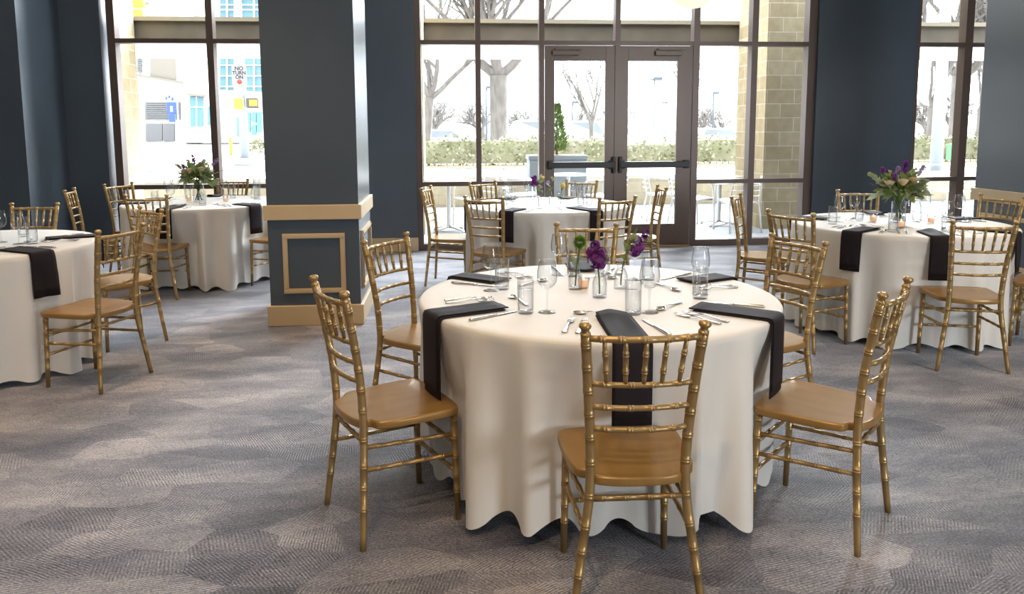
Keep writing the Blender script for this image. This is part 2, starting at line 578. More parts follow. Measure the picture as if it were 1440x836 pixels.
# ---------------------------------------------------------------- window wall
FY0, FY1 = 9.30, 9.44       # frame depth
GY = 9.335                  # glass plane
ZT, ZR, WT = 2.478, 0.805, 4.1
def vbar(mb, x, z0, z1, w=0.062):
    mb.box(x - w/2, x + w/2, FY0, FY1, z0, z1)
def hbar(mb, xa, xb, z, h=0.052):
    mb.box(xa, xb, FY0 + 0.004, FY1 - 0.004, z - h/2, z + h/2)

def window(name, xs, widths, skip=None):
    p = struct(empty(name, (xs[0], WALL, 0)))
    off = Vector((-xs[0], -WALL, 0))
    m = MB()
    for x, wd in zip(xs, widths):
        vbar(m, x, 0, WT, wd)
    for i in range(len(xs) - 1):
        a, c = xs[i] + widths[i]/2, xs[i + 1] - widths[i + 1]/2
        hbar(m, a, c, ZT)
        hbar(m, a, c, WT - 0.03, 0.06)
        if not (skip and i in skip):
            hbar(m, a, c, ZR)
            hbar(m, a, c, 0.04, 0.08)
    f = m.build('window_frame', 'bronze', p)
    f.location = off
    g = MB()
    for i in range(len(xs) - 1):
        a, c = xs[i] + widths[i]/2, xs[i + 1] - widths[i + 1]/2
        rows = [(ZT + 0.026, WT - 0.06)]
        if not (skip and i in skip):
            rows += [(ZR + 0.026, ZT - 0.026), (0.08, ZR - 0.026)]
        for z0, z1 in rows:
            g.add([(a, GY, z0), (c, GY, z0), (c, GY, z1), (a, GY, z1)], [(0, 1, 2, 3)], False)
    o = g.build('window_pane', 'pane', p)
    o.location = off
    return p
window('window_1', [-3.765, -2.68, -1.63], [0.085, 0.075, 0.07])
window('window_2', [-0.312, 0.395, 1.155, 2.075, 3.045, 3.77, 4.495], [0.066, 0.062, 0.062, 0.062, 0.075, 0.075, 0.10], skip=(2, 3))
window('window_3', [5.845, 6.52, 7.2, 7.72], [0.07, 0.10, 0.08, 0.07])

# double door under the transom
dr = struct(empty('door_1', (2.075, WALL, 0)))
def dpart(mb, name, m, parent=dr):
    o = mb.build(name, m, parent)
    return o
def leaf(xa, xb, ga, gb, hinge):
    m = MB()
    y0, y1 = -0.012, 0.035
    m.bevbox(xa, ga, y0, y1, 0.02, 2.445, 0.004)
    m.bevbox(gb, xb, y0, y1, 0.02, 2.445, 0.004)
    m.box(ga, gb, y0, y1, 0.02, 0.285)
    m.box(ga, gb, y0, y1, 2.268, 2.445)
    lf = m.build('door_leaf', 'bronze', dr)
    MB().add([(ga, 0.012, 0.285), (gb, 0.012, 0.285), (gb, 0.012, 2.268), (ga, 0.012, 2.268)], [(0, 1, 2, 3)], False).build('glass_panel', 'pane', lf)
    bar = MB().bevbox(min(xa, xb) + 0.03, max(xa, xb) - 0.03, -0.085, -0.030, 0.985, 1.060, 0.008)
    e0 = xb if hinge < 0 else xa
    s = -1 if hinge < 0 else 1
    bar.bevbox(min(xa + 0.03, xa + 0.09), xa + 0.09, -0.05, -0.012, 0.97, 1.075, 0.004)
    bar.bevbox(xb - 0.09, xb - 0.03, -0.05, -0.012, 0.97, 1.075, 0.004)
    bar.build('push_bar', 'black', lf)
    hx = e0 + s*0.035
    MB().bevbox(hx - 0.018, hx + 0.018, -0.075, -0.012, 0.92, 1.12, 0.006).build('handle', 'black', lf)
    cx = ga + 0.13 if hinge < 0 else gb - 0.13
    MB().bevbox(cx - 0.16, cx + 0.16, -0.06, -0.012, 2.33, 2.385, 0.005).box(cx - 0.13, cx + 0.2, -0.075, -0.06, 2.395, 2.41).build('door_closer', 'bronze', lf)
leaf(-0.880, -0.004, -0.765, -0.145, -1)
leaf(0.004, 0.925, 0.135, 0.745, 1)
MB().box(-0.885, 0.93, -0.05, 0.09, 0, 0.02).build('threshold', 'woodthresh', dr)

# added unseen rear window, an opening for the lamp that lights the near table
rw = struct(empty('added_rear_window', (RW[0], YB - 0.1, 0)))
m = MB()
n = 4
for i in range(n + 1):
    x = (RW[1] - RW[0])*i/n
    m.box(x - 0.03, x + 0.03, -0.05, 0.05, RW[2], RW[3])
m.box(0, RW[1] - RW[0], -0.05, 0.05, RW[2], RW[2] + 0.06).box(0, RW[1] - RW[0], -0.05, 0.05, RW[3] - 0.06, RW[3])
m.build('window_frame', 'bronze', rw)
MB().add([(0, 0, RW[2]), (RW[1] - RW[0], 0, RW[2]), (RW[1] - RW[0], 0, RW[3]), (0, 0, RW[3])], [(0, 1, 2, 3)], False).build('window_pane', 'pane', rw)

# globe pendant
gp = empty('pendant_lamp', (1.92, 6.0, 2.61))
MB().lathe([(0.0, -0.225)] + [(0.225*math.sin(t), -0.225*math.cos(t)) for t in [PI*i/24 for i in range(1, 23)]] + [(0.03, 0.224), (0.0, 0.225)], 32).build('globe_shade', 'globe', gp)
MB().lathe([(0, 0.215), (0.05, 0.215), (0.05, 0.28), (0, 0.28)], 20).tube([(0, 0, 0.27), (0, 0, H_CEIL - 2.615)], 0.006, 6).build('suspension_rod', 'black', gp)
tag(gp, 'round cream globe pendant lamp hanging in front of the glass doors', 'pendant lamp')

# ---------------------------------------------------------------- turned chairs
def beads(path, r, rings, br=1.27, sp=0.0075, ends=None):
    """sample a polyline densely with paired beads at the given arc lengths; returns (points, radii)"""
    P = [Vector(p) for p in path]
    L = [0.0]
    for a, b2 in zip(P, P[1:]):
        L.append(L[-1] + (b2 - a).length)
    tot = L[-1]
    def pos(s):
        s = max(0, min(tot, s))
        for i in range(len(P) - 1):
            if s <= L[i + 1] + 1e-9:
                t = (s - L[i])/max(1e-9, L[i + 1] - L[i])
                return P[i].lerp(P[i + 1], t)
        return P[-1]
    def rr(s):
        return r(s/tot) if callable(r) else r
    ss = [(l, 1.0) for l in L]
    for q in rings:
        for d, k in ((-1.75, 1.0), (-1.5, br), (-0.55, br), (-0.3, 1.0), (0.3, 1.0), (0.55, br), (1.5, br), (1.75, 1.0)):
            ss.append((q + d*sp, k))
    ss = [x for x in ss if -1e-9 <= x[0] <= tot + 1e-9 and not any(abs(x[0] - q) < 1.75*sp and x[1] == 1.0 and x[0] in L for q in rings)]
    ss.sort()
    return [pos(s) for s, k in ss], [rr(s)*k for s, k in ss]

def spline(pts, n=6):
    P = [Vector(p) for p in pts]
    P = [P[0]*2 - P[1]] + P + [P[-1]*2 - P[-2]]
    out = []
    for i in range(1, len(P) - 2):
        for k in range(n):
            t = k/n
            a, b2, c, d = P[i - 1], P[i], P[i + 1], P[i + 2]
            out.append(0.5*((2*b2) + (c - a)*t + (2*a - 5*b2 + 4*c - d)*t*t + (3*b2 - a - 3*c + d)*t**3))
    out.append(P[-2])
    return out

POST = [(0.199, -0.190, 0.0), (0.172, -0.172, 0.19), (0.148, -0.158, 0.36), (0.143, -0.156, 0.47), (0.149, -0.168, 0.62), (0.160, -0.192, 0.77), (0.170, -0.216, 0.895)]
def post_at(z, s=1):
    for a, b2 in zip(POST, POST[1:]):
        if z <= b2[2]:
            t = (z - a[2])/(b2[2] - a[2])
            return Vector((s*(a[0] + (b2[0] - a[0])*t), a[1] + (b2[1] - a[1])*t, z))
    return Vector((s*POST[-1][0], POST[-1][1], POST[-1][2]))

def make_chair():
    root = empty('chiavari_chair')
    sp = spline(POST, 4)
    for s in (-1, 1):
        path = [(s*p.x, p.y, p.z) for p in sp]
        pts, rad = beads(path, lambda t: 0.0118 + 0.0032*math.sin(min(1, t*1.6)*PI*0.5), [0.14, 0.215, 0.29, 0.385, 0.49, 0.57, 0.645, 0.72, 0.795, 0.865], 1.085, 0.0042)
        po = MB().tube(pts, rad, 10).build('back_post', 'gold', root)
        q = Vector((s*POST[-1][0], POST[-1][1], POST[-1][2]))
        T = Matrix.Translation(q) @ Matrix.Rotation(0.17, 4, 'X') @ Matrix.Rotation(s*0.08, 4, 'Y')
        MB().lathe([(0, -0.012), (0.0145, -0.012), (0.0155, -0.004), (0.012, 0.001), (0.0105, 0.006), (0.013, 0.010), (0.0175, 0.015), (0.0185, 0.020), (0.0165, 0.026), (0.010, 0.030), (0, 0.031)], 14, T=T).build('finial', 'gold', po)
        pts, rad = beads([(s*0.170, 0.185, 0.425), (s*0.177, 0.197, 0.0)], lambda t: 0.0150 - 0.0035*t, [0.03, 0.10, 0.175, 0.25, 0.31], 1.085, 0.0042)
        MB().tube(pts, rad, 10).build('leg', 'gold', root)
    def rail(z, bow, r=0.0088, rings=(0.16, 0.40, 0.60, 0.84)):
        a, c = post_at(z, -1), post_at(z, 1)
        pth = []
        for i in range(13):
            t = i/12
            p = a.lerp(c, t)
            p.y -= bow*4*t*(1 - t)
            pth.append(p)
        L = (c - a).length
        pts, rad = beads(pth, r, [q*L for q in rings], 1.14, 0.0042)
        return MB().tube(pts, rad, 8), pth
    tr, top = rail(0.877, 0.030, 0.0102, (0.14, 0.30, 0.5, 0.70, 0.86))
    tr.build('top_rail', 'gold', root)
    lows = []
    for z in (0.735, 0.662, 0.593):
        t_, l_ = rail(z, 0.026)
        t_.build('back_rail', 'gold', root)
        lows.append(l_)
    for k in range(5):
        t = (k + 1)/6
        a = lows[0][0].lerp(lows[0][-1], t)
        a.y -= 0.026*4*t*(1 - t)
        t2 = 0.5 + (t - 0.5)*1.05
        c = top[0].lerp(top[-1], t2)
        c.y -= 0.030*4*t2*(1 - t2)
        L = (c - a).length
        pts, rad = beads([a, a.lerp(c, 0.2), a.lerp(c, 0.5), a.lerp(c, 0.8), c], lambda u: 0.0062 + 0.0018*math.sin(u*PI), [0.30*L, 0.68*L], 1.22, 0.0045)
        MB().tube(pts, rad, 8).build('spindle', 'gold', root)
    # seat: saddle outline with scooped shoulders at the posts
    half = [(0.0, 0.216), (0.09, 0.214), (0.155, 0.207), (0.188, 0.196), (0.201, 0.175), (0.204, 0.13), (0.202, 0.05), (0.196, -0.03), (0.187, -0.085), (0.176, -0.112), (0.160, -0.122), (0.147, -0.128), (0.139, -0.142), (0.133, -0.160), (0.115, -0.174), (0.06, -0.186), (0.0, -0.189)]
    sm = [tuple(p) for p in spline([(x, y, 0) for x, y in half], 3)]
    out = [(x, y) for x, y, _ in sm] + [(-x, y) for x, y, _ in reversed(sm[1:-1])]
    n = len(out)
    vs, fs = [], []
    def loop(sc, z, ins=0.0):
        r = []
        for x, y in out:
            d = math.hypot(x, y)
            k = sc - ins/d
            r.append(len(vs))
            vs.append((x*k, y*k, z(x*k, y*k) if callable(z) else z))
        return r
    dish = lambda x, y: 0.4465 - 0.007*max(0, 1 - (x/0.19)**2 - ((y + 0.02)/0.19)**2) - (0.004 if y > 0.19 else 0)
    loops = [loop(0.5, 0.414), loop(1, 0.414, 0.014), loop(1, 0.417, 0.004), loop(1, 0.4195, 0.0006), loop(1, 0.421), loop(1, 0.440), loop(1, 0.4415, 0.0006), loop(1, 0.4442, 0.003), loop(1, dish, 0.0055), loop(1, dish, 0.009), loop(0.86, dish), loop(0.62, dish), loop(0.32, dish)]
    for A, B in zip(loops, loops[1:]):
        for k in range(n):
            k2 = (k + 1) % n
            fs.append((A[k], B[k], B[k2], A[k2]))
    vs.append((0, 0, dish(0, 0)))
    c = len(vs) - 1
    for k in range(n):
        fs.append((loops[-1][k], c, loops[-1][(k + 1) % n]))
        fs.append((loops[0][(k + 1) % n], loops[0][0], loops[0][k])) if 0 < k < n - 1 else None
    MB().add(vs, fs).build('seat', 'seatgold', root)
    def stretcher(a, c):
        L = (Vector(c) - Vector(a)).length
        pts, rad = beads([a, c], 0.0083, [q*L for q in (0.15, 0.38, 0.62, 0.85)], 1.14, 0.0042)
        MB().tube(pts, rad, 8).build('stretcher', 'gold', root)
    fl = lambda z, s: Vector((s*(0.170 + 0.007*(0.425 - z)/0.425), 0.185 + 0.012*(0.425 - z)/0.425, z))
    for s in (-1, 1):
        stretcher(fl(0.336, s), post_at(0.350, s))
        stretcher(fl(0.258, s), post_at(0.272, s))
    stretcher(fl(0.302, -1), fl(0.302, 1))
    stretcher(fl(0.190, -1), fl(0.190, 1))
    stretcher(post_at(0.372, -1), post_at(0.372, 1))
    return root

# x, y, heading in degrees (0 = facing the window wall), label
TAB = {'T1': (0.631, 3.193), 'T2': (3.327, 5.382), 'T3': (-3.003, 5.029), 'T4': (-2.373, 7.803), 'T5': (0.928, 7.127)}
CHAIRS = [
 ('A', 'T1', -0.228, 2.847, 296.5, 'gold chair turned sideways at the near table, whole seat in view beside its left napkin'),
 ('B', 'T1', 0.561, 2.313, 358.5, 'gold chair nearest the camera, its back to us against the white tablecloth'),
 ('C', 'T1', 1.395, 2.667, 45.6, 'gold chair in the right foreground, angled toward the near table, seen from its side'),
 ('F', 'T1', -0.131, 3.827, 235.8, 'gold chair beside the panelled pillar, behind the sideways foreground chair'),
 ('G', 'T1', 1.534, 3.589, 111.3, 'gold chair at the near table standing in front of the bouquet table'),
 ('H', 'T1', 0.757, 4.159, 168.0, 'gold chair on the far side of the near table behind its bud vases'),
 ('T5L', 'T5', 0.020, 7.305, 256.8, 'gold chair in profile by the tan baseboard, facing the door table'),
 ('T5FL', 'T5', 0.408, 6.413, 330.2, 'gold chair with its back to us at the door table, nearer the pillar'),
 ('T5BL', 'T5', 0.505, 7.86, 215.3, 'gold chair facing us across the door table, before the window left of the doors'),
 ('T5BR', 'T5', 1.325, 7.92, 150.0, 'gold chair facing us across the door table, before the door leaf showing the planter'),
 ('T5FR', 'T5', 1.281, 6.254, 21.8, 'gold chair with its back to us at the door table before the meeting door leaves'),
 ('T5R', 'T5', 1.80, 7.112, 87.5, 'gold chair in profile before the right door leaf, facing the door table'),
 ('D', 'T2', 3.176, 4.427, 345.8, 'gold chair with its back to us in front of the bouquet table, whole and unobstructed'),
 ('T2L', 'T2', 2.534, 5.968, 237.6, 'gold chair in profile before the fixed glazing right of the doors'),
 ('T2FL', 'T2', 2.429, 4.957, 299.5, 'gold chair at the bouquet table, partly behind the chair of the near table'),
 ('T2BL', 'T2', 3.542, 6.24, 168.2, 'gold chair against the dark wall, behind two wine glasses and the leafy bouquet'),
 ('T2BR', 'T2', 4.21, 5.70, 112.0, 'gold chair at the bouquet table next to the tan banded pillar at the right edge'),
 ('T2R', 'T2', 4.02, 4.74, 45.0, 'gold chair cut off by the right edge of the picture, only its seat front showing'),
 ('E', 'T3', -2.052, 4.607, 70.0, 'gold chair at the table cut by the left edge, standing clear on the carpet'),
 ('T3BR', 'T3', -2.242, 5.473, 134.0, 'gold chair behind the first chair of the table cut by the left edge'),
 ('T3B', 'T3', -3.13, 5.90, 176.0, 'gold chair facing us across the table cut by the left edge'),
 ('T4L', 'T4', -3.306, 7.592, 281.9, 'gold chair seen edge-on against the slate wall left of the window'),
 ('T4BL', 'T4', -3.188, 8.207, 243.6, 'gold chair at the left window table standing in front of the window frame'),
 ('T4FL', 'T4', -2.537, 6.99, 359.1, 'gold chair with its back to us at the front of the left window table'),
 ('T4B', 'T4', -2.41, 8.66, 173.0, 'gold chair facing us beyond the bouquet on the left window table'),
 ('T4FR', 'T4', -1.58, 7.40, 58.0, 'gold chair mostly hidden by the panelled pillar, only its seat front showing'),
]
proto = make_chair()
kmap = kid_map(proto)
for i, (key, t, x, y, a, lab) in enumerate(CHAIRS):
    o = proto if i == 0 else copy_tree(proto, None, kmap)
    o.location = (x, y, 0)
    o.rotation_euler = (0, 0, R(a))
    tag(o, lab, 'chair', 'gold banquet chairs around the tables')

# ---------------------------------------------------------------- tables and cloths
ZTOP = 0.762
RT = 0.752
TNAME = {'T1': 'near table', 'T2': 'right bouquet table', 'T3': 'left-edge table', 'T4': 'left window table', 'T5': 'door table'}
CLOTHLAB = {
 'T1': 'large ivory tablecloth to the floor on the nearest table with bud vases',
 'T2': 'ivory tablecloth on the right bouquet table in front of the dark wall',
 'T3': 'ivory tablecloth cut off by the left edge of the picture',
 'T4': 'ivory tablecloth on the left window table beside the panelled pillar',
 'T5': 'ivory tablecloth on the door table in the middle distance'}
TABLAB = {
 'T1': 'round banquet table hidden under the nearest ivory cloth',
 'T2': 'round banquet table hidden under the cloth below the right leafy bouquet',
 'T3': 'round banquet table hidden under the cloth cut by the left edge',
 'T4': 'round banquet table hidden under the cloth by the left window',
 'T5': 'round banquet table hidden under the cloth in front of the doors'}

def seat_limit(c, th, chairs):
    """distance from the table centre at which a chair seat pushes the skirt in"""
    best = 9.0
    d = Vector((math.cos(th), math.sin(th)))
    for (x, y, a) in chairs:
        ca, sa = math.cos(-a), math.sin(-a)
        ox, oy = c[0] - x, c[1] - y
        lx, ly = ox*ca - oy*sa, ox*sa + oy*ca
        dx, dy = d.x*ca - d.y*sa, d.x*sa + d.y*ca
        # ray (lx,ly)+s(dx,dy) against the rectangle |X|<.225, Y<.235
        if dy < -1e-6:
            s = (0.232 - ly)/dy
            X = lx + s*dx
            if s > 0 and abs(X) < 0.225:
                best = min(best, s)
        for sx in (-0.225, 0.225):
            if abs(dx) > 1e-6:
                s = (sx - lx)/dx
                Y = ly + s*dy
                if s > 0 and -0.2 < Y < 0.232:
                    best = min(best, s)
    return best

def tablecloth(key, seed):
    c = TAB[key]
    rnd = random.Random(seed)
    t = empty('round_table', (c[0], c[1], 0))
    MB().lathe([(0, 0.735), (RT - 0.01, 0.735), (RT - 0.006, 0.740), (RT - 0.006, 0.754), (RT - 0.01, 0.758), (0, 0.758)], 48).build('tabletop', 'ply', t)
    for k in range(4):
        an = k*PI/2 + 0.6
        x, y = 0.42*math.cos(an), 0.42*math.sin(an)
        MB().tube([(x, y, 0), (x*0.98, y*0.98, 0.735)], 0.016, 8).build('leg', 'black', t)
    tag(t, TABLAB[key], 'table', 'round banquet tables')
    chairs = [(x, y, R(a)) for (k, tt, x, y, a, l) in CHAIRS if tt == key]
    NT = 360
    ks = [(kk, rnd.uniform(0, 2*PI), rnd.uniform(0.5, 1.0)) for kk in (6, 13, 16, 19, 23)]
    fold = []
    for i in range(NT):
        th = 2*PI*i/NT
        g = sum(a*math.cos(kk*th + p) for kk, p, a in ks)/1.9
        g = math.copysign(abs(g)**0.75, g)
        fold.append(max(-1.1, min(1.3, g)))
    lim = [seat_limit(c, 2*PI*i/NT, chairs) for i in range(NT)]
    # spread the push smoothly sideways
    W = 11
    lim2 = []
    for i in range(NT):
        v = 9
        for d in range(-W, W + 1):
            l = lim[(i + d) % NT]
            v = min(v, l + 0.20*0.5*(1 - math.cos(PI*abs(d)/W)) if l < 5 else 9)
        lim2.append(v)
    lim3 = []
    for i in range(NT):
        lim3.append(sum(min(lim2[(i + d) % NT], 1.0) for d in range(-6, 7))/13)
    vs, fs = [(0, 0, ZTOP)], []
    rows = []
    for r, z in ((0.2, ZTOP), (0.4, ZTOP), (0.58, ZTOP), (0.70, ZTOP), (RT - 0.012, ZTOP - 0.0005), (RT - 0.003, ZTOP - 0.004), (RT + 0.002, ZTOP - 0.012)):
        rows.append(len(vs))
        for i in range(NT):
            th = 2*PI*i/NT
            vs.append((r*math.cos(th), r*math.sin(th), z))
    NS = 30
    for j in range(1, NS + 1):
        t_ = j/NS
        rows.append(len(vs))
        for i in range(NT):
            th = 2*PI*i/NT
            g = fold[i]
            zb = (0.062 - 0.034*g) if key == 'T1' else (0.030 - 0.018*g)
            z = (ZTOP - 0.012) + (zb - ZTOP + 0.012)*t_
            e = t_**0.8
            r = RT + 0.003 + e*(-0.004 + 0.046*g) + 0.005*math.sin(3*th + seed)*t_
            L = max(lim3[i] - 0.008, 0.64)
            if L < 0.84:
                b_ = max(0.0, min(1.0, (0.75 - z)/(0.75 - 0.45)))
                rp = RT + 0.003 + (L - RT)*b_
                if r > rp - 0.02:
                    k_ = min(1.0, (r - rp + 0.02)/0.04)
                    r = r*(1 - k_) + (rp - 0.012*b_*(1.1 - max(-1, min(1.1, g))))*k_
            vs.append((r*math.cos(th), r*math.sin(th), z))
    for i in range(NT):
        fs.append((0, rows[0] + i, rows[0] + (i + 1) % NT))
    for A, B in zip(rows, rows[1:]):
        for i in range(NT):
            i2 = (i + 1) % NT
            fs.append((A + i, B + i, B + i2, A + i2))
    o = MB().add(vs, fs).build('tablecloth', 'linen', None, (c[0], c[1], 0))
    tag(o, CLOTHLAB[key], 'tablecloth', 'ivory round tablecloths')
    def rad(th, z):
        """skirt radius, for hanging the napkins"""
        i = int(round(th/(2*PI)*NT)) % NT
        t_ = max(0, min(1, (ZTOP - 0.012 - z)/(ZTOP - 0.012 - 0.03)))
        j = min(NS, max(0, int(t_*NS)))
        p = vs[rows[6 + j] + i]
        return math.hypot(p[0], p[1])
    return rad
SK = {k: tablecloth(k, 11 + 7*i) for i, k in enumerate(TAB)}

# ---------------------------------------------------------------- place settings
def rot2(c, r, deg):
    return Vector((c[0] + r*math.cos(R(deg)), c[1] + r*math.sin(R(deg)), 0))

def napkin(key, deg, w, rin, drop, roll, lab, skew=0.0, seed=0):
    c = TAB[key]
    rad = SK[key]
    rnd = random.Random(seed)
    th0 = R(deg)
    e = Vector((math.cos(th0), math.sin(th0)))
    tn = Vector((-e.y, e.x))
    NW = 12
    def layer(wl, wr, rin_, drop_, off, thick):
        prof = []
        for j in range(NW + 1):
            s = wl + (wr - wl)*j/NW
            line = []
            th = th0 + math.asin(max(-1, min(1, s/RT)))
            edge = math.sqrt(max(0.01, RT*RT - s*s))
            nt_ = 9
            ph = rnd.uniform(0, 0)
            wv = 0.003*math.sin(s*55 + seed) + 0.002*math.sin(s*23 + 2*seed)
            for k in range(nt_):
                rr = rin_ + (edge - 0.006 - rin_)*k/(nt_ - 1)
                wave = 0.5*(1 + math.sin(s*38 + seed))*0.016*max(0, 1 - (rr - rin_)/0.10) if roll else 0
                line.append((rr, s + skew*(rr - rin_), ZTOP + off + 0.0012 + abs(wv)*0.5 + wave))
            line.append((edge + 0.004 + off, s + skew*(edge - rin_), ZTOP + off - 0.001))
            line.append((edge + 0.009 + off, s + skew*(edge - rin_), ZTOP - 0.010 + off*0.5))
            for k in range(1, 9):
                z = ZTOP - 0.010 - drop_*k/8
                rs = rad(th, z)
                rmin = max(rad(th + a, z) for a in (-0.06, 0, 0.06))
                q = math.sqrt(max(0.01, rmin*rmin - s*s))
                line.append((max(q, edge - 0.0) + 0.010 + off, s + skew*(edge - rin_) + 0.06*skew*k/8, z))
            prof.append(line)
        n = len(prof[0])
        vs, fs = [], []
        for side in (0, 1):
            for j, line in enumerate(prof):
                for k, (rr, s, z) in enumerate(line):
                    kk0, kk1 = max(0, k - 1), min(n - 1, k + 1)
                    dr_, dz_ = line[kk1][0] - line[kk0][0], line[kk1][2] - line[kk0][2]
                    l = math.hypot(dr_, dz_) or 1
                    nr, nz = -dz_/l, dr_/l
                    o_ = thick*side
                    p = e*(rr + nr*o_) + tn*s
                    vs.append((p.x, p.y, z + nz*o_))
        m_ = len(prof)*n
        for j in range(NW):
            for k in range(n - 1):
                a = j*n + k
                fs.append((a, a + n, a + n + 1, a + 1))
                fs.append((m_ + a, m_ + a + 1, m_ + a + n + 1, m_ + a + n))
        for k in range(n - 1):
            fs.append((k, k + 1, m_ + k + 1, m_ + k))
            a = NW*n + k
            fs.append((a, m_ + a, m_ + a + 1, a + 1))
        for j in range(NW):
            a = j*n
            fs.append((a, m_ + a, m_ + a + n, a + n))
            a = j*n + n - 1
            fs.append((a, a + n, m_ + a + n, m_ + a))
        return vs, fs
    mb = MB()
    h = w/2
    mb.add(*layer(-h, h, rin + 0.02, drop, 0.0, 0.004))
    mb.add(*layer(-h + 0.004, h - 0.012, rin, drop - 0.028, 0.005, 0.0045))
    o = mb.build('napkin', 'napkin', None, (c[0], c[1], 0))
    tag(o, lab, 'napkin', 'dark folded napkins')
    return o

def bar_strip(mb, rows):
    """rows of (y, halfwidth, z, thickness): a bevelled strip along +Y"""
    vs, fs = [], []
    for y, hw, z, t in rows:
        for x, zz in ((-hw, z), (-hw*0.6, z + t), (hw*0.6, z + t), (hw, z), (hw*0.6, z - t*0.3), (-hw*0.6, z - t*0.3)):
            vs.append((x, y, zz))
    n = len(rows)
    for i in range(n - 1):
        for k in range(6):
            k2 = (k + 1) % 6
            fs.append((i*6 + k, i*6 + k2, (i + 1)*6 + k2, (i + 1)*6 + k))
    fs.append((5, 4, 3, 2, 1, 0))
    fs.append(tuple((n - 1)*6 + k for k in range(6)))
    mb.add(vs, fs)
    return mb

def make_fork():
    r = empty('fork')
    bar_strip(MB(), [(-0.10, 0.009, 0.003, 0.003), (-0.095, 0.0105, 0.003, 0.003), (-0.04, 0.007, 0.006, 0.003), (0.0, 0.0035, 0.010, 0.003), (0.03, 0.0035, 0.008, 0.003)]).build('handle', 'steel', r)
    m = bar_strip(MB(), [(0.03, 0.0035, 0.008, 0.002), (0.038, 0.010, 0.006, 0.002), (0.05, 0.0125, 0.004, 0.002), (0.056, 0.0125, 0.0035, 0.002)])
    for k in range(4):
        x = -0.0105 + 0.007*k
        T = [(0.055, 0.0024, 0.0035), (0.08, 0.0022, 0.004), (0.10, 0.0012, 0.008)]
        m2 = MB()
        bar_strip(m2, [(y, hw, z, 0.002) for y, hw, z in T])
        m.add([(vx + x, vy, vz) for vx, vy, vz in m2.v], m2.f)
    m.build('tines', 'steel', r)
    return r

def make_knife():
    r = empty('table_knife')
    bar_strip(MB(), [(-0.115, 0.0085, 0.003, 0.005), (-0.11, 0.010, 0.003, 0.006), (-0.05, 0.0095, 0.003, 0.006), (0.0, 0.007, 0.003, 0.005), (0.008, 0.006, 0.003, 0.004)]).build('handle', 'steel', r)
    bar_strip(MB(), [(0.008, 0.006, 0.003, 0.003), (0.02, 0.009, 0.003, 0.002), (0.08, 0.0095, 0.003, 0.0018), (0.105, 0.007, 0.003, 0.0015), (0.115, 0.002, 0.003, 0.001)]).build('blade', 'steel', r)
    return r

def make_spoon():
    r = empty('spoon')
    bar_strip(MB(), [(-0.095, 0.0085, 0.003, 0.003), (-0.09, 0.010, 0.003, 0.003), (-0.03, 0.006, 0.006, 0.003), (0.01, 0.0035, 0.011, 0.003), (0.035, 0.004, 0.008, 0.003)]).build('handle', 'steel', r)
    m = MB()
    vs, fs = [], []
    rings = [(0.0, 0.0015), (0.4, 0.002), (0.75, 0.0045), (1.0, 0.009)]
    n = 16
    vs.append((0, 0.062, 0.0012))
    for f, z in rings[1:]:
        for k in range(n):
            a = 2*PI*k/n
            vs.append((0.0195*f*math.cos(a), 0.062 + 0.029*f*math.sin(a), z))
    for k in range(n):
        fs.append((0, 1 + (k + 1) % n, 1 + k))
        for q in range(2):
            a, b2 = 1 + q*n + k, 1 + q*n + (k + 1) % n
            fs.append((a, b2, b2 + n, a + n))
    # the back of the bowl, slightly below
    o = len(vs)
    vs2 = vs + [(x, y, z - 0.0011) for x, y, z in vs]
    fs2 = fs + [tuple(reversed([i + o for i in f])) for f in fs]
    for k in range(n):
        a, b2 = 1 + 2*n + k, 1 + 2*n + (k + 1) % n
        fs2.append((a, b2, b2 + o, a + o))
    m.add(vs2, fs2)
    m.build('bowl', 'steel', r)
    return r

def make_wine():
    r = empty('wine_glass')
    MB().lathe([(0, 0.0), (0.0345, 0.0), (0.035, 0.0012), (0.034, 0.0022), (0.018, 0.0045), (0.006, 0.009), (0.0042, 0.014)], 28).build('foot', 'glass', r)
    MB().lathe([(0.0042, 0.014), (0.0036, 0.03), (0.0036, 0.075), (0.0045, 0.088), (0.008, 0.094)], 14).build('stem', 'glass', r)
    MB().lathe([(0.008, 0.094), (0.020, 0.099), (0.031, 0.109), (0.0375, 0.124), (0.0392, 0.140), (0.0378, 0.162), (0.0335, 0.186), (0.0312, 0.2025), (0.0318, 0.2035), (0.0300, 0.2030), (0.0322, 0.186), (0.0365, 0.162), (0.0379, 0.140), (0.0362, 0.125), (0.030, 0.111), (0.019, 0.102), (0, 0.099)], 32).build('bowl', 'glass', r)
    return r

def make_tumbler():
    r = empty('water_glass')
    MB().lathe([(0, 0), (0.0285, 0), (0.030, 0.002), (0.0305, 0.01), (0.0325, 0.131), (0.0333, 0.1325), (0.0308, 0.1325), (0.0290, 0.016), (0.027, 0.013), (0, 0.012)], 28).build('tumbler', 'glass', r)
    MB().lathe([(0, 0.0135), (0.0275, 0.0145), (0.0292, 0.03), (0.0302, 0.094), (0, 0.0935)], 28).build('water', 'water', r)
    return r

PROTO = {'fork': make_fork(), 'knife': make_knife(), 'spoon': make_spoon(), 'wine': make_wine(), 'tumbler': make_tumbler()}
PK = {k: kid_map(v) for k, v in PROTO.items()}
USED = set()
def put(kind, p, rz, lab, cat, group, tilt=None):
    o = PROTO[kind] if kind not in USED else copy_tree(PROTO[kind], None, PK[kind])
    USED.add(kind)
    o.location = (p[0], p[1], ZTOP + (p[2] if len(p) > 2 else 0))
    o.rotation_euler = (0, 0, rz)
    tag(o, lab, cat, group)
    return o

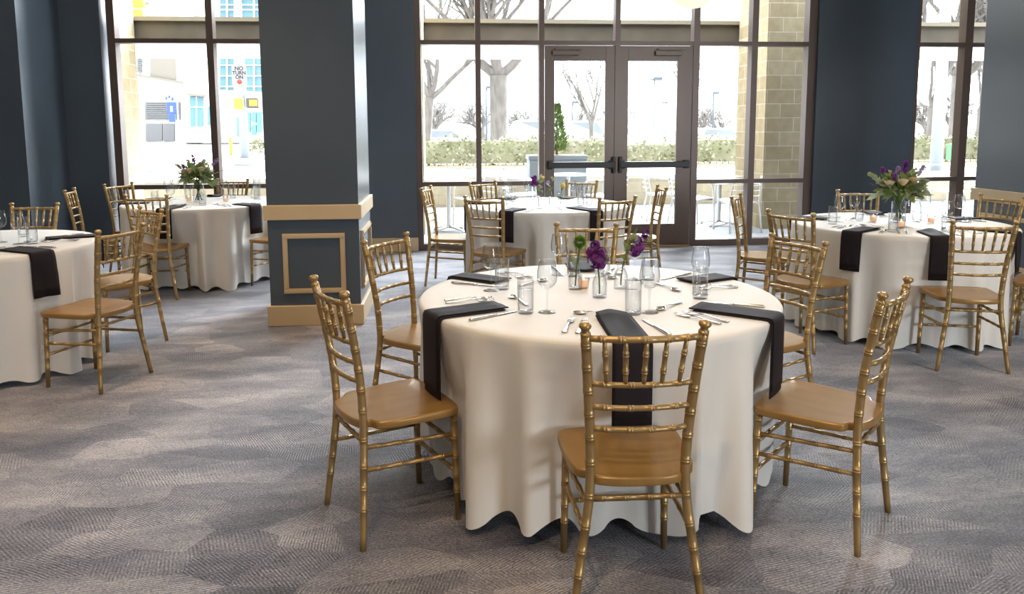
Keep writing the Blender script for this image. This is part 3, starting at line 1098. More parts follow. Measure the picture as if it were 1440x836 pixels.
def setting(key, deg, where, nap=None, cutlery=True, glasses=True, wine=(25, 0.42), water=(17, 0.43), drop=0.26, w=0.14, seed=0, roll=True, skew=0.0, rin=0.42):
    c = TAB[key]
    tn = TNAME[key]
    napkin(key, deg, w, rin, drop, roll, f'dark hanging napkin at the {where} of the {tn}', skew, seed)
    gp = f'on the {tn}'
    if cutlery:
        for d, nm in ((-19.5, 'outer'), (-14.5, 'inner')):
            p = rot2(c, 0.55, deg + d)
            put('fork', p, R(deg - 17) + PI/2 + 0.02, f'{nm} steel fork at the {where} of the {tn}', 'fork', 'steel forks ' + gp)
        p = rot2(c, 0.57, deg + 12.5)
        put('knife', p, R(deg + 13) + PI/2 - 0.03, f'steel knife at the {where} of the {tn}', 'knife', 'steel knives ' + gp)
        p = rot2(c, 0.355, deg - 9)
        put('spoon', p, R(deg + 180 - 8), f'steel dessert spoon at the {where} of the {tn}', 'spoon', 'steel spoons ' + gp)
    if glasses:
        p = rot2(c, wine[1], deg + wine[0])
        put('wine', p, seed*0.7, f'empty stemmed wine glass at the {where} of the {tn}', 'wine glass', 'wine glasses ' + gp)
        p = rot2(c, water[1], deg + water[0])
        put('tumbler', p, seed*0.3, f'straight water glass at the {where} of the {tn}', 'water glass', 'water glasses ' + gp)

# nearest table
setting('T1', 204, 'pillar-side front seat', wine=(26, 0.39), water=(18, 0.45), drop=0.30, seed=1, roll=False, rin=0.46, w=0.15)
setting('T1', 268, 'seat nearest the camera', wine=(24, 0.37), water=(13, 0.37), drop=0.27, seed=2, rin=0.38, w=0.135)
setting('T1', 321, 'right foreground seat', wine=(33, 0.44), water=(23, 0.43), drop=0.28, seed=3, roll=False, rin=0.44, w=0.15)
setting('T1', 25, 'back right seat', wine=(26, 0.38), water=(19, 0.42), drop=0.2, seed=4, roll=False, rin=0.50)
setting('T1', 86, 'far seat', wine=(16, 0.46), water=(8, 0.42), drop=0.2, seed=5, rin=0.50)
setting('T1', 141, 'back seat beside the pillar', wine=(23, 0.46), water=(18, 0.42), drop=0.2, seed=6, roll=False, rin=0.48)
put('tumbler', (0.745, 3.60), 0.4, 'extra water glass behind the purple flower on the near table', 'water glass', 'water glasses on the near table')
# right bouquet table
setting('T2', 257, 'front seat', wine=(19, 0.45), water=(15, 0.50), drop=0.27, seed=7, rin=0.50)
setting('T2', 216, 'seat behind the near table', wine=(-54, 0.42), water=(18, 0.56), drop=0.25, seed=8, roll=False, rin=0.46)
setting('T2', 146, 'window-side seat', wine=(-24, 0.36), water=(32, 0.51), drop=0.2, seed=9, roll=False, rin=0.5)
setting('T2', 76, 'seat against the dark wall', wine=(-50, 0.30), water=(67, 0.28), drop=0.2, seed=10, rin=0.5)
setting('T2', 17, 'seat by the banded pillar', wine=(-14, 0.47), water=(-20, 0.50), drop=0.2, seed=12, rin=0.5)
setting('T2', 305, 'right front seat', wine=(-58, 0.22), water=(76, 0.18), drop=0.25, seed=13, roll=False, rin=0.52)
# table cut by the left edge
setting('T3', 330, 'clear front seat', wine=(31, 0.33), water=(31, 0.41), drop=0.25, seed=14, roll=False, rin=0.46, w=0.15)
setting('T3', 26, 'rear seat', wine=(0, 0.20), water=(38, 0.40), drop=0.2, seed=15, roll=False, rin=0.44)
# left window table
setting('T4', 190, 'seat by the slate wall', cutlery=False, wine=(-30, 0.42), water=(20, 0.45), seed=16, roll=False, rin=0.5)
setting('T4', 150, 'corner seat', cutlery=False, wine=(-12, 0.52), water=(-24, 0.48), seed=17, rin=0.5)
setting('T4', 260, 'front seat', cutlery=True, wine=(-20, 0.40), water=(24, 0.36), seed=18, drop=0.25, rin=0.46)
setting('T4', 98, 'far window seat', cutlery=False, wine=(-18, 0.42), water=(-26, 0.48), seed=19, rin=0.54)
setting('T4', 322, 'seat behind the pillar', cutlery=True, wine=(60, 0.50), water=(70, 0.52), seed=20, drop=0.25, roll=False, rin=0.5)
# door table
setting('T5', 169, 'seat by the baseboard', cutlery=False, wine=(0, 0.36), water=(-22, 0.48), seed=21, rin=0.5)
setting('T5', 236, 'front seat on the pillar side', cutlery=True, wine=(20, 0.40), water=(-26, 0.42), seed=22, drop=0.25, roll=False, rin=0.5)
setting('T5', 297, 'front seat by the doors', cutlery=True, wine=(30, 0.36), water=(40, 0.33), seed=23, drop=0.24, roll=False, rin=0.40)
setting('T5', 121, 'far seat by the window', cutlery=False, wine=(-14, 0.44), water=(12, 0.42), seed=24, rin=0.52)
setting('T5', 64, 'far seat by the doors', cutlery=False, wine=(-20, 0.40), water=(-30, 0.44), seed=25, rin=0.52)
setting('T5', 0, 'seat by the right door leaf', cutlery=False, wine=(-10, 0.38), water=(-18, 0.40), seed=26, rin=0.5)

# ---------------------------------------------------------------- flowers
def leaf_shape(mb, base, d, length, width, bend=0.3, up=None, n=5):
    d = Vector(d).normalized()
    side = d.cross(Vector((0, 0, 1)))
    if side.length < 1e-3:
        side = Vector((1, 0, 0))
    side.normalize()
    if up is not None:
        side = (Matrix.Rotation(up, 3, d) @ side)
    nrm = side.cross(d)
    vs, fs = [], []
    for i in range(n + 1):
        t = i/n
        hw = width*0.5*math.sin(PI*(t**0.75))*1.0 + 0.0004
        p = Vector(base) + d*length*t - Vector((0, 0, 1))*bend*length*t*t
        for s, l in ((-1, 0.12), (0, 0.0), (1, 0.12)):
            vs.append(p + side*hw*s + nrm*hw*l*2*abs(s))
    for i in range(n):
        for k in range(2):
            a = i*3 + k
            fs.append((a, a + 1, a + 4, a + 3))
    mb.add(vs, fs)

def florets(mb, c, rad, count, rnd, size=0.011, squash=1.0):
    """a clump of small five-petalled florets"""
    for _ in range(count):
        while True:
            d = Vector((rnd.uniform(-1, 1), rnd.uniform(-1, 1), rnd.uniform(-1, 1)))
            if 0.2 < d.length < 1:
                break
        d.normalize()
        p = Vector(c) + Vector((d.x*rad, d.y*rad, d.z*rad*squash))
        a = d.orthogonal().normalized()
        b2 = d.cross(a)
        vs = [p]
        fs = []
        ph = rnd.uniform(0, 6)
        s = size*rnd.uniform(0.8, 1.2)
        for k in range(5):
            th = ph + 2*PI*k/5
            q = a*math.cos(th) + b2*math.sin(th)
            q1 = a*math.cos(th - 0.5) + b2*math.sin(th - 0.5)
            q2 = a*math.cos(th + 0.5) + b2*math.sin(th + 0.5)
            o = len(vs)
            vs += [p + q1*s*0.7 + d*s*0.3, p + q*s + d*s*0.15, p + q2*s*0.7 + d*s*0.3]
            fs += [(0, o, o + 1), (0, o + 1, o + 2)]
        mb.add(vs, fs)

def rose(parent, p, r, mname, rnd):
    m = MB()
    for ring, (cnt, rr, h, open_) in enumerate(((3, 0.32, 1.20, 0.05), (4, 0.52, 1.15, 0.12), (5, 0.72, 1.05, 0.22), (6, 0.92, 0.92, 0.42))):
        for k in range(cnt):
            a = 2*PI*k/cnt + ring*0.7 + rnd.uniform(-0.2, 0.2)
            vs, fs = [], []
            for i in range(5):
                t = i/4
                for j in range(5):
                    u = (j/4 - 0.5)*2*PI/cnt*1.25
                    q = r*(rr*(0.35 + 0.65*t**0.6) + open_*0.25*t*t)
                    z = r*h*(t*1.2 - 0.5) - r*0.12*abs(j - 2)*t*0.5 - open_*0.12*r*t*t*t
                    vs.append((p[0] + q*math.cos(a + u), p[1] + q*math.sin(a + u), p[2] + z))
            for i in range(4):
                for j in range(4):
                    b2 = i*5 + j
                    fs.append((b2, b2 + 1, b2 + 6, b2 + 5))
            m.add(vs, fs)
    return m.build('rose', mname, parent)

def bud_vase(x, y, h, lab, r=0.029):
    o = MB().lathe([(0, 0), (r, 0), (r*1.05, 0.004), (r*1.05, h*0.55), (r*0.82, h*0.72), (r*0.62, h*0.8), (r*0.62, h*0.9), (r*0.74, h), (r*0.66, h), (r*0.54, h*0.9), (r*0.54, h*0.8), (r*0.74, h*0.71), (r*0.95, h*0.54), (r*0.95, 0.014), (0, 0.012)], 24).build('bud_vase', 'glass', None, (x, y, ZTOP))
    tag(o, lab, 'vase', 'small clear bud vases')
    return o

def stock_stem(x, y, dx, dy, h, lab, clumps, seed, mname='purple', leaves=3, leafmat='stemgreen'):
    rnd = random.Random(seed)
    r = empty('cut_flower', (x, y, ZTOP + 0.014))
    pts = [Vector((dx*t*t, dy*t*t, h*t)) for t in [i/8 for i in range(9)]]
    MB().tube(pts, 0.0032, 6).build('stem', 'stemgreen', r)
    m = MB()
    for k in range(leaves):
        t = rnd.uniform(0.45, 0.8)
        p = Vector((dx*t*t, dy*t*t, h*t))
        a = rnd.uniform(0, 2*PI)
        leaf_shape(m, p, (math.cos(a), math.sin(a), 0.9), 0.07, 0.018, 0.2)
    m.build('leaf', leafmat, r)
    for (cx, cy, cz, cr, cnt, mm) in clumps:
        fm = MB()
        florets(fm, (cx, cy, cz), cr, cnt, rnd, 0.013)
        florets(fm, (cx, cy, cz), cr*0.6, cnt//2, rnd, 0.012)
        fm.build('blossom', mm, r)
    tag(r, lab, 'flower')
    return r

bud_vase(0.560, 3.309, 0.105, 'clear bud vase holding the green pompom flower on the near table')
bud_vase(0.633, 3.135, 0.118, 'clear bud vase with the dense purple flower, nearest the camera')
bud_vase(0.762, 3.303, 0.11, 'clear bud vase with tall purple sprigs on the near table')
# green pompom
r_ = empty('cut_flower', (0.560, 3.309, ZTOP + 0.014))
MB().tube([(0, 0, 0), (0.004, 0, 0.08), (0.018, 0.0, 0.17)], 0.0036, 6).build('stem', 'stemgreen', r_)
m = MB()
leaf_shape(m, (0.005, 0, 0.09), (-0.5, -0.2, 1), 0.08, 0.024, 0.1)
leaf_shape(m, (0.008, 0, 0.10), (0.6, -0.2, 1), 0.07, 0.02, 0.1)
m.build('leaf', 'leaf', r_)
m = MB()
rnd = random.Random(3)
for k in range(420):
    z = 1 - 2*(k + 0.5)/420
    a = k*2.399963
    d = Vector((math.sqrt(1 - z*z)*math.cos(a), math.sqrt(1 - z*z)*math.sin(a), z))
    leaf_shape(m, Vector((0.018, 0, 0.195)) + d*0.012, d + Vector((0, 0, 0.08)), 0.022*rnd.uniform(0.85, 1.1), 0.0045, 0.0, n=2)
m.build('blossom', 'mum', r_)
tag(r_, 'green pompom flower standing in a bud vase on the near table', 'flower')
stock_stem(0.633, 3.135, -0.02, -0.01, 0.19, 'dense purple flower spike in the front bud vase of the near table',
           [(-0.016, -0.008, 0.148, 0.034, 46, 'purple'), (-0.030, -0.008, 0.178, 0.024, 26, 'purple'), (0.006, 0, 0.172, 0.022, 22, 'purple'), (-0.020, 0, 0.205, 0.016, 14, 'purple'), (-0.004, -0.01, 0.13, 0.022, 20, 'purple')], 5)
stock_stem(0.762, 3.303, 0.075, 0.02, 0.25, 'tall airy purple flower sprigs in the bud vase at right of the near table',
           [(0.060, 0.0, 0.155, 0.024, 28, 'purple'), (0.085, 0.0, 0.17, 0.014, 14, 'purple'), (0.065, 0.01, 0.205, 0.016, 16, 'lilac'), (0.105, 0.01, 0.205, 0.017, 16, 'purple'), (0.11, 0.0, 0.235, 0.012, 9, 'purple'), (0.052, 0.0, 0.215, 0.012, 9, 'palegreen'), (0.122, 0.0, 0.208, 0.010, 7, 'palegreen')], 6, leaves=5)

# door table bud vases
bud_vase(0.82, 6.80, 0.12, 'clear bud vase with the purple and green flower on the door table')
bud_vase(0.93, 6.95, 0.17, 'tall clear vase in the middle of the door table', 0.03)
bud_vase(1.05, 7.02, 0.11, 'clear bud vase with the pale yellow flower on the door table')
stock_stem(0.82, 6.80, -0.03, 0, 0.24, 'purple flower spike with green buds on the door table',
           [(-0.040, 0, 0.21, 0.032, 36, 'purple'), (-0.045, 0, 0.255, 0.022, 20, 'purple'), (0.02, 0, 0.235, 0.026, 22, 'palegreen'), (0.03, 0, 0.265, 0.018, 14, 'yellowpetal'), (0.0, 0.0, 0.165, 0.025, 16, 'palegreen')], 8, leaves=5)
stock_stem(0.93, 6.95, 0.03, 0, 0.26, 'thin green sprig in the tall vase on the door table',
           [(0.03, 0, 0.24, 0.012, 10, 'palegreen'), (-0.01, 0, 0.20, 0.014, 10, 'lilac')], 9, leaves=4)
stock_stem(1.05, 7.02, 0.01, 0, 0.17, 'pale yellow flower in a bud vase on the door table',
           [(0.012, 0, 0.165, 0.026, 30, 'yellowpetal')], 10, leaves=3)

def bouquet(x, y, vase_h, vase_r, lab, vlab, seed, s=1.0):
    rnd = random.Random(seed)
    o = MB().lathe([(0, 0), (vase_r, 0), (vase_r*1.02, 0.004), (vase_r*1.02, vase_h), (vase_r*0.94, vase_h), (vase_r*0.94, 0.014), (0, 0.012)], 28).build('cylinder_vase', 'glass', None, (x, y, ZTOP))
    tag(o, vlab, 'vase', 'clear cylinder vases of the bouquets')
    b = empty('flower_bouquet', (x, y, ZTOP + 0.014))
    m = MB()
    for k in range(16):
        a = 2*PI*k/16 + rnd.uniform(-0.2, 0.2)
        q = rnd.uniform(0.1, 0.8)*vase_r
        m.tube([(q*math.cos(a + 2), q*math.sin(a + 2), 0), (q*0.3*math.cos(a), q*0.3*math.sin(a), vase_h*0.6), (vase_r*0.75*math.cos(a), vase_r*0.75*math.sin(a), vase_h + 0.01), (0.09*s*math.cos(a), 0.09*s*math.sin(a), vase_h + 0.10*s)], 0.003, 5)
    m.build('stem_bundle', 'stemgreen', b)
    zc = vase_h + 0.055*s
    def spray(mm, cnt, L, W, el0, el1, r0, r1, nm='foliage'):
        m = MB()
        for k in range(cnt):
            a = rnd.uniform(0, 2*PI)
            el = rnd.uniform(el0, el1)
            d = Vector((math.cos(a)*math.cos(el), math.sin(a)*math.cos(el), math.sin(el)))
            p = Vector((0, 0, zc)) + d*rnd.uniform(r0, r1)*s
            dd = d + Vector((rnd.uniform(-.5, .5), rnd.uniform(-.5, .5), rnd.uniform(-.35, .5)))
            leaf_shape(m, p, dd, L*s*rnd.uniform(0.7, 1.15), W*s*rnd.uniform(0.8, 1.2), rnd.uniform(0.0, 0.45), rnd.uniform(-1.2, 1.2))
        return m.build(nm, mm, b)
    spray('leaf', 105, 0.090, 0.044, -0.3, 1.2, 0.02, 0.12)
    spray('sage', 50, 0.080, 0.055, -0.35, 0.7, 0.08, 0.16)
    spray('lime', 55, 0.065, 0.020, 0.0, 1.2, 0.06, 0.15)
    m = MB()
    for k, (a, el, L) in enumerate(((0.12, 0.45, 0.25), (-0.5, 0.12, 0.20), (2.9, 0.45, 0.22), (1.6, 0.7, 0.15), (-1.3, 0.1, 0.16))):
        d = Vector((math.cos(a)*math.cos(el), math.sin(a)*math.cos(el), math.sin(el)))
        leaf_shape(m, Vector((0, 0, zc - 0.03)) + d*0.03, d, L*s, 0.05*s, 0.05, rnd.uniform(-0.6, 0.6))
    m.build('burgundy_leaf', 'burgundy', b)
    for k, (a, el, q) in enumerate(((-1.95, 0.62, 0.135), (-0.9, 0.75, 0.13), (2.4, 0.6, 0.12), (0.3, 0.75, 0.125), (-2.75, 0.5, 0.135))):
        p = Vector((math.cos(a)*math.cos(el), math.sin(a)*math.cos(el), math.sin(el)))*q*s + Vector((0, 0, zc))
        rose(b, p, 0.037*s, 'cream', rnd)
    for k, (a, el, q, mm, cc) in enumerate(((-1.7, 1.25, 0.17, 'purple', 4), (2.6, 0.95, 0.165, 'purple', 3), (0.15, 0.75, 0.20, 'lilac', 4), (-0.6, 1.1, 0.15, 'palegreen', 3), (2.9, 0.55, 0.19, 'palegreen', 4), (-2.5, 0.8, 0.15, 'purple', 3), (1.2, 1.0, 0.16, 'lilac', 3))):
        d = Vector((math.cos(a)*math.cos(el), math.sin(a)*math.cos(el), math.sin(el)))
        fm = MB()
        for j in range(cc):
            p = d*(q + 0.022*j)*s + Vector((0, 0, zc))
            florets(fm, p, (0.017 - 0.002*j)*s, 16, rnd, 0.011*s)
        fm.tube([Vector((0, 0, zc)) + d*0.05*s, Vector((0, 0, zc)) + d*(q + 0.02*cc)*s], 0.002, 5)
        fm.build('stock_flower', mm, b)
    tag(b, lab, 'bouquet', 'mixed flower bouquets')
bouquet(3.34, 5.43, 0.155, 0.05, 'large bouquet of green leaves, cream roses and purple stock on the right bouquet table', 'clear cylinder vase under the big leafy bouquet on the right bouquet table', 21, 1.0)
bouquet(-2.44, 7.84, 0.16, 0.05, 'bouquet of green leaves and cream roses in front of the left window', 'clear cylinder vase of the bouquet on the left window table', 33, 1.0)

def votive(x, y, lab, h=0.062):
    r = empty('votive_candle', (x, y, ZTOP))
    MB().lathe([(0, 0), (0.022, 0), (0.029, h), (0.0268, h), (0.021, 0.006), (0, 0.005)], 20).build('holder', 'glass', r)
    MB().lathe([(0, 0.0055), (0.0205, 0.0065), (0.0235, 0.036), (0, 0.037)], 20).build('wax', 'wax', r)
    MB().lathe([(0, 0.038), (0.003, 0.041), (0.0036, 0.045), (0.002, 0.051), (0, 0.057)], 10).build('flame', 'flame', r)
    tag(r, lab, 'candle', 'lit votive candles')
votive(3.18, 5.49, 'lit votive candle behind the wine glasses on the right bouquet table')
votive(3.205, 5.17, 'brightest lit votive candle before the bouquet vase on the right bouquet table')
votive(3.55, 5.36, 'lit votive candle at the window side of the right bouquet table')
votive(-2.56, 7.92, 'votive candle left of the bouquet vase on the left window table')
votive(-2.17, 7.80, 'votive candle on the pillar side of the left window table')
votive(0.60, 3.33, 'small votive candle between the bud vases on the near table', 0.05)

# slim carafe on the left window table
o = MB().lathe([(0, 0), (0.036, 0), (0.040, 0.006), (0.040, 0.06), (0.030, 0.10), (0.013, 0.14), (0.010, 0.19), (0.012, 0.20), (0.009, 0.20), (0.008, 0.19), (0.010, 0.14), (0.027, 0.10), (0.037, 0.06), (0.036, 0.012), (0, 0.01)], 24).build('glass_carafe', 'glass', None, (-1.98, 8.18, ZTOP))
tag(o, 'slim necked glass carafe beside the pillar on the left window table', 'carafe')

# ---------------------------------------------------------------- outside: patio
struct(MB().box(-20, 30, WALL + 0.06, 15.2, -0.12, 0).build('patio', 'concrete'))
struct(MB().box(-150, 150, 15.2, 260, -0.25, -0.02).build('road', 'road'))
def pier(xa, xb, ya, yb):
    o = MB().box(-(xb - xa)/2, (xb - xa)/2, -(yb - ya)/2, (yb - ya)/2, 0, 5.2).build('stone_pier', 'stone', None, ((xa + xb)/2, (ya + yb)/2, 0))
    struct(o)
pier(4.535, 5.9, 10.75, 11.83)
pier(-1.62, -0.305, 10.75, 11.83)
pier(-5.9, -4.46, 10.75, 11.83)
# canopy between the piers: cap, stucco face, white soffit
cn = struct(empty('canopy', (0, 11.9, 0)))
MB().box(-16, 24, 0.0, 2.3, 2.74, 3.04).build('fascia', 'beamface', cn)
MB().box(-16, 24, -0.06, 2.4, 3.04, 3.10).build('coping', 'beamcap', cn)
MB().box(-16, 24, 0.02, 2.45, 2.722, 2.742).build('soffit', 'soffit', cn)
lw_ = struct(empty('low_wall', (0, 14.75, 0)))
MB().box(-16, 24, -0.15, 0.15, 0, 0.50).build('masonry', 'lowwall', lw_)
MB().box(-16, 24, -0.18, 0.18, 0.50, 0.565).build('capping', 'capstone', lw_)
gr = empty('guard_rail', (0, 14.75, 0.565))
MB().tube([(-16, 0, 0.14), (24, 0, 0.14)], 0.014, 8).build('top_rail', 'polegrey', gr)
for i in range(-2, 12):
    MB().tube([(-0.1 + 1.2*i, 0, 0), (-0.1 + 1.2*i, 0, 0.14)], 0.012, 6).build('post', 'polegrey', gr)
tag(gr, 'thin metal guard rail on top of the cream patio wall', 'railing')

# planter box with a conifer
pl = empty('planter', (2.02, 14.1, 0))
m = MB()
m.bevbox(-0.52, 0.52, -0.25, 0.25, 0, 0.90, 0.01)
m.bevbox(-0.54, 0.54, -0.27, 0.27, 0.90, 0.975, 0.01)
m.build('box', 'planter', pl)
MB().box(-0.5, 0.5, -0.23, 0.23, 0.96, 0.982).build('soil', 'mulch', pl)
tag(pl, 'large grey planter box outside behind the left door leaf', 'planter')
cf = empty('conifer', (2.03, 14.1, 0.98))
MB().tube([(0, 0, 0), (0, 0, 0.75)], [0.025, 0.008], 6).build('trunk', 'bark', cf)
rnd = random.Random(5)
m = MB()
for k in range(1500):
    t = rnd.random()**1.25
    z = 0.06 + 0.84*t
    rr = (0.24*(1 - t)**0.75 + 0.015)*rnd.uniform(0.5, 1.05)*(0.75 if z < 0.15 else 1)
    a = rnd.uniform(0, 2*PI)
    d = Vector((math.cos(a), math.sin(a), rnd.uniform(0.6, 1.6)))
    leaf_shape(m, (rr*math.cos(a)*0.75, rr*math.sin(a)*0.75, z), d, 0.075, 0.028, 0.0, rnd.uniform(-1.5, 1.5), n=2)
m.build('foliage', 'conifer', cf)
tag(cf, 'small pointed green conifer growing in the grey planter', 'conifer')

def patio_table():
    r = empty('patio_table')
    MB().lathe([(0, 0.715), (0.345, 0.715), (0.35, 0.72), (0.35, 0.735), (0.342, 0.74), (0, 0.738)], 36).build('tabletop', 'alu', r)
    MB().lathe([(0.03, 0.05), (0.03, 0.70), (0.09, 0.715)], 16).build('pedestal', 'alu', r)
    m = MB()
    for k in range(4):
        a = k*PI/2 + PI/4
        c, s = math.cos(a), math.sin(a)
        m.tube([(0.02*c, 0.02*s, 0.065), (0.15*c, 0.15*s, 0.05), (0.29*c, 0.29*s, 0.022)], [0.03, 0.024, 0.018], 8, flat=0.6)
        m.lathe([(0, 0), (0.02, 0), (0.02, 0.02), (0, 0.022)], 10, (0.28*c, 0.28*s, 0))
    m.build('base', 'alu', r)
    return r

def patio_chair():
    r = empty('patio_chair')
    for s in (-1, 1):
        # front leg rises, curls over as the arm and runs into the back leg
        path = spline([(s*0.25, 0.24, 0), (s*0.255, 0.225, 0.35), (s*0.265, 0.20, 0.60), (s*0.268, 0.12, 0.67), (s*0.262, -0.05, 0.68), (s*0.245, -0.20, 0.695), (s*0.20, -0.275, 0.72)], 5)
        MB().tube(path, 0.0125, 8).build('arm_leg', 'alu', r)
        MB().tube([(s*0.235, -0.27, 0), (s*0.215, -0.20, 0.40), (s*0.205, -0.245, 0.62), (s*0.20, -0.28, 0.80)], 0.0125, 8).build('leg', 'alu', r)
    m = MB()
    for k in range(9):
        y = 0.22 - 0.052*k
        m.bevbox(-0.215, 0.215, y - 0.02, y + 0.02, 0.432 - 0.003*k, 0.445 - 0.003*k, 0.003)
    m.tube([(-0.215, 0.23, 0.425), (-0.215, -0.21, 0.405)], 0.012, 6).tube([(0.215, 0.23, 0.425), (0.215, -0.21, 0.405)], 0.012, 6)
    m.build('seat', 'alu', r)
    m = MB()
    for k in range(4):
        z = 0.52 + 0.075*k
        y = -0.225 - 0.055*(z - 0.5)/0.3
        pts = [(-0.205, y, z), (-0.1, y - 0.035, z), (0.1, y - 0.035, z), (0.205, y, z)]
        m.tube(spline(pts, 4), 0.022, 6, flat=0.3)
    m.build('backrest', 'alu', r)
    return r
pt = patio_table()
ptk = kid_map(pt)
for i, (x, y, lab) in enumerate(((0.03, 11.08, 'aluminium patio table outside the window beside the slate wall'), (4.1, 11.30, 'aluminium patio table outside the panel right of the doors'), (1.95, 12.25, 'aluminium patio table outside the doors in front of the planter'), (7.75, 12.45, 'aluminium patio table outside the window at the right edge'))):
    o = pt if i == 0 else copy_tree(pt, None, ptk)
    o.location = (x, y, 0)
    tag(o, lab, 'patio table', 'aluminium patio tables outside')
pc = patio_chair()
pck = kid_map(pc)
for i, (x, y, a, lab) in enumerate((
    (0.42, 11.45, 115, 'aluminium patio chair right of the table outside the slate-wall window'),
    (1.18, 12.25, -90, 'aluminium patio chair seen behind the flowers of the door table'),
    (2.45, 11.75, 45, 'aluminium patio chair outside at the meeting of the doors'),
    (3.42, 12.05, -95, 'aluminium patio chair seen through the right door leaf'),
    (3.62, 11.15, -80, 'aluminium patio chair in profile just right of the door frame outside'),
    (4.13, 10.62, 4, 'aluminium patio chair with its back to us before the stone pier'),
    (7.30, 11.85, -10, 'aluminium patio chair outside the right window, nearer the dark wall'),
    (8.25, 11.95, 25, 'aluminium patio chair outside the right window, nearer the pillar'))):
    o = pc if i == 0 else copy_tree(pc, None, pck)
    o.location = (x, y, 0)
    o.rotation_euler = (0, 0, R(a))
    tag(o, lab, 'patio chair', 'aluminium patio chairs outside')

# ---------------------------------------------------------------- hedge, trees, lamps, cars
he = empty('hedge', (0, 30.4, 0))
rnd = random.Random(8)
m = MB()
for k in range(5200):
    x = rnd.uniform(-4, 34)
    z = 1.12*rnd.random()**0.75
    y = rnd.uniform(-0.35, 0.35)
    bump = 0.05*math.sin(x*2.1) + 0.06*math.sin(x*5.3 + 1)
    a = rnd.uniform(0, 2*PI)
    d = Vector((math.cos(a), math.sin(a) - 0.5, rnd.uniform(-0.2, 1.2)))
    leaf_shape(m, (x, y - 0.15, z + bump), d, 0.17, 0.11, 0.0, rnd.uniform(-1.5, 1.5), n=2)
m.build('foliage', 'hedge', he)
m = MB()
m.box(-4, 34, -0.12, 0.3, 0.1, 0.98)
for k in range(150):
    x = -4 + 38*k/150
    m.tube([(x, 0.2, 0), (x + rnd.uniform(-.2, .2), 0.2, 0.95)], 0.02, 4)
m.build('inner_growth', 'hedge', he)
MB().box(-5, 36, -1.0, 1.0, -0.02, 0.03).build('mulch_bed', 'mulch', he)
tag(he, 'long clipped green hedge across the street beyond the patio', 'hedge')

def bare_tree(name, h, r, seed, depth=5, lean=(0, 0), fork=0.35, first=None, spread=0.6, low=0.0):
    rnd = random.Random(seed)
    root = empty(name)
    tm, bmsh = MB(), MB()
    def grow(p, d, L, rad, lev, mb):
        n = 4
        pts, rr = [Vector(p)], [rad]
        q = Vector(p)
        dd = Vector(d)
        for i in range(n):
            dd = (dd + Vector((rnd.uniform(-.16, .16), rnd.uniform(-.16, .16), rnd.uniform(-.03, .10)))).normalized()
            q = q + dd*L/n
            pts.append(q.copy())
            rr.append(rad*(1 - 0.36*(i + 1)/n))
        mb.tube(pts, rr, 7 if lev < 2 else 4, cap=False)
        if lev >= depth:
            return
        kids_ = 2 if lev > 2 else 3
        for k in range(kids_ + (1 if rnd.random() < 0.5 else 0)):
            t = rnd.uniform(0.45, 1.0) if k else 1.0
            i = min(n, max(1, int(t*n)))
            a = rnd.uniform(0, 2*PI)
            perp = dd.orthogonal().normalized()
            perp = Matrix.Rotation(a, 3, dd) @ perp
            nd = (dd + perp*rnd.uniform(spread*0.6, spread*1.3)).normalized()
            grow(pts[i], nd, L*rnd.uniform(0.6, 0.85), rr[i]*rnd.uniform(0.6, 0.8), lev + 1, bmsh)
    th = h*fork
    base = Vector((0, 0, 0))
    top = Vector((lean[0], lean[1], th))
    tm.tube([base, base.lerp(top, 0.05), base.lerp(top, 0.5), top], [r*1.25, r*1.04, r*0.95, r*0.98], 12, cap=False)
    dirs = first or [(rnd.uniform(-.6, .6), rnd.uniform(-.5, .5), 1) for _ in range(4)]
    for d in dirs:
        grow(top - Vector((0, 0, 0.1)), Vector(d).normalized(), h*rnd.uniform(0.22, 0.30), r*0.55, 1, bmsh)
    tm.build('trunk', 'bark', root)
    bmsh.build('branches', 'bark', root)
    return root
big = bare_tree('bare_tree', 13, 0.43, 4, 5, (0.0, 0), 0.30, [(0.05, 0, 1), (-0.75, 0.1, 0.75), (0.85, -0.1, 0.62), (0.15, 0.4, 1), (-0.25, -0.3, 1)])
big.location = (2.47, 36, -0.02)
tag(big, 'large thick-trunked bare tree behind the hedge, between the left mullions', 'tree', 'bare winter trees outside')
t2 = bare_tree('bare_tree', 11, 0.22, 9, 5, (0.25, 0), 0.26, [(0.45, 0, 1), (-0.3, 0, 1), (0.8, 0.1, 0.8), (0.1, 0.3, 1)])
t2.location = (-0.95, 35, -0.02)
tag(t2, 'bare tree leaning out from behind the left stone pier', 'tree', 'bare winter trees outside')
t3 = bare_tree('bare_tree', 8.5, 0.13, 14, 5, (0, 0), 0.22, None, 0.45)
t3k = kid_map(t3)
spots = [(7.0, 37, 0.9, 0, 'slender bare tree seen through the left door leaf'), (12.4, 38, 0.95, 1.0, 'slender bare tree in the panel right of the doors'),
         (12.4, 52, 0.75, 2.1, 'low spreading bare tree beside the lamp post behind the right door leaf'),
         (22.2, 34, 1.25, 3.3, 'bare tree in the right window next to the pale pole'), (27.5, 38, 1.3, 4.0, 'bare tree in the last pane of the right window')]
rnd = random.Random(77)
for i, (x, y, s, a, lab) in enumerate(spots):
    o = t3 if i == 0 else copy_tree(t3, None, t3k)
    o.location = (x, y, -0.02)
    o.scale = (s, s, s)
    o.rotation_euler = (0, 0, a)
    tag(o, lab, 'tree', 'bare winter trees outside')
t6 = copy_tree(big, None, kid_map(big))
t6.location = (24.6, 35.5, -0.02)
t6.rotation_euler = (0, 0, 2.2)
tag(t6, 'thick-trunked bare tree behind the mullion of the right window', 'tree', 'bare winter trees outside')
far = bare_tree('bare_tree', 9.0, 0.42, 31, 5, (0, 0), 0.14, None, 0.6)
fark = kid_map(far)
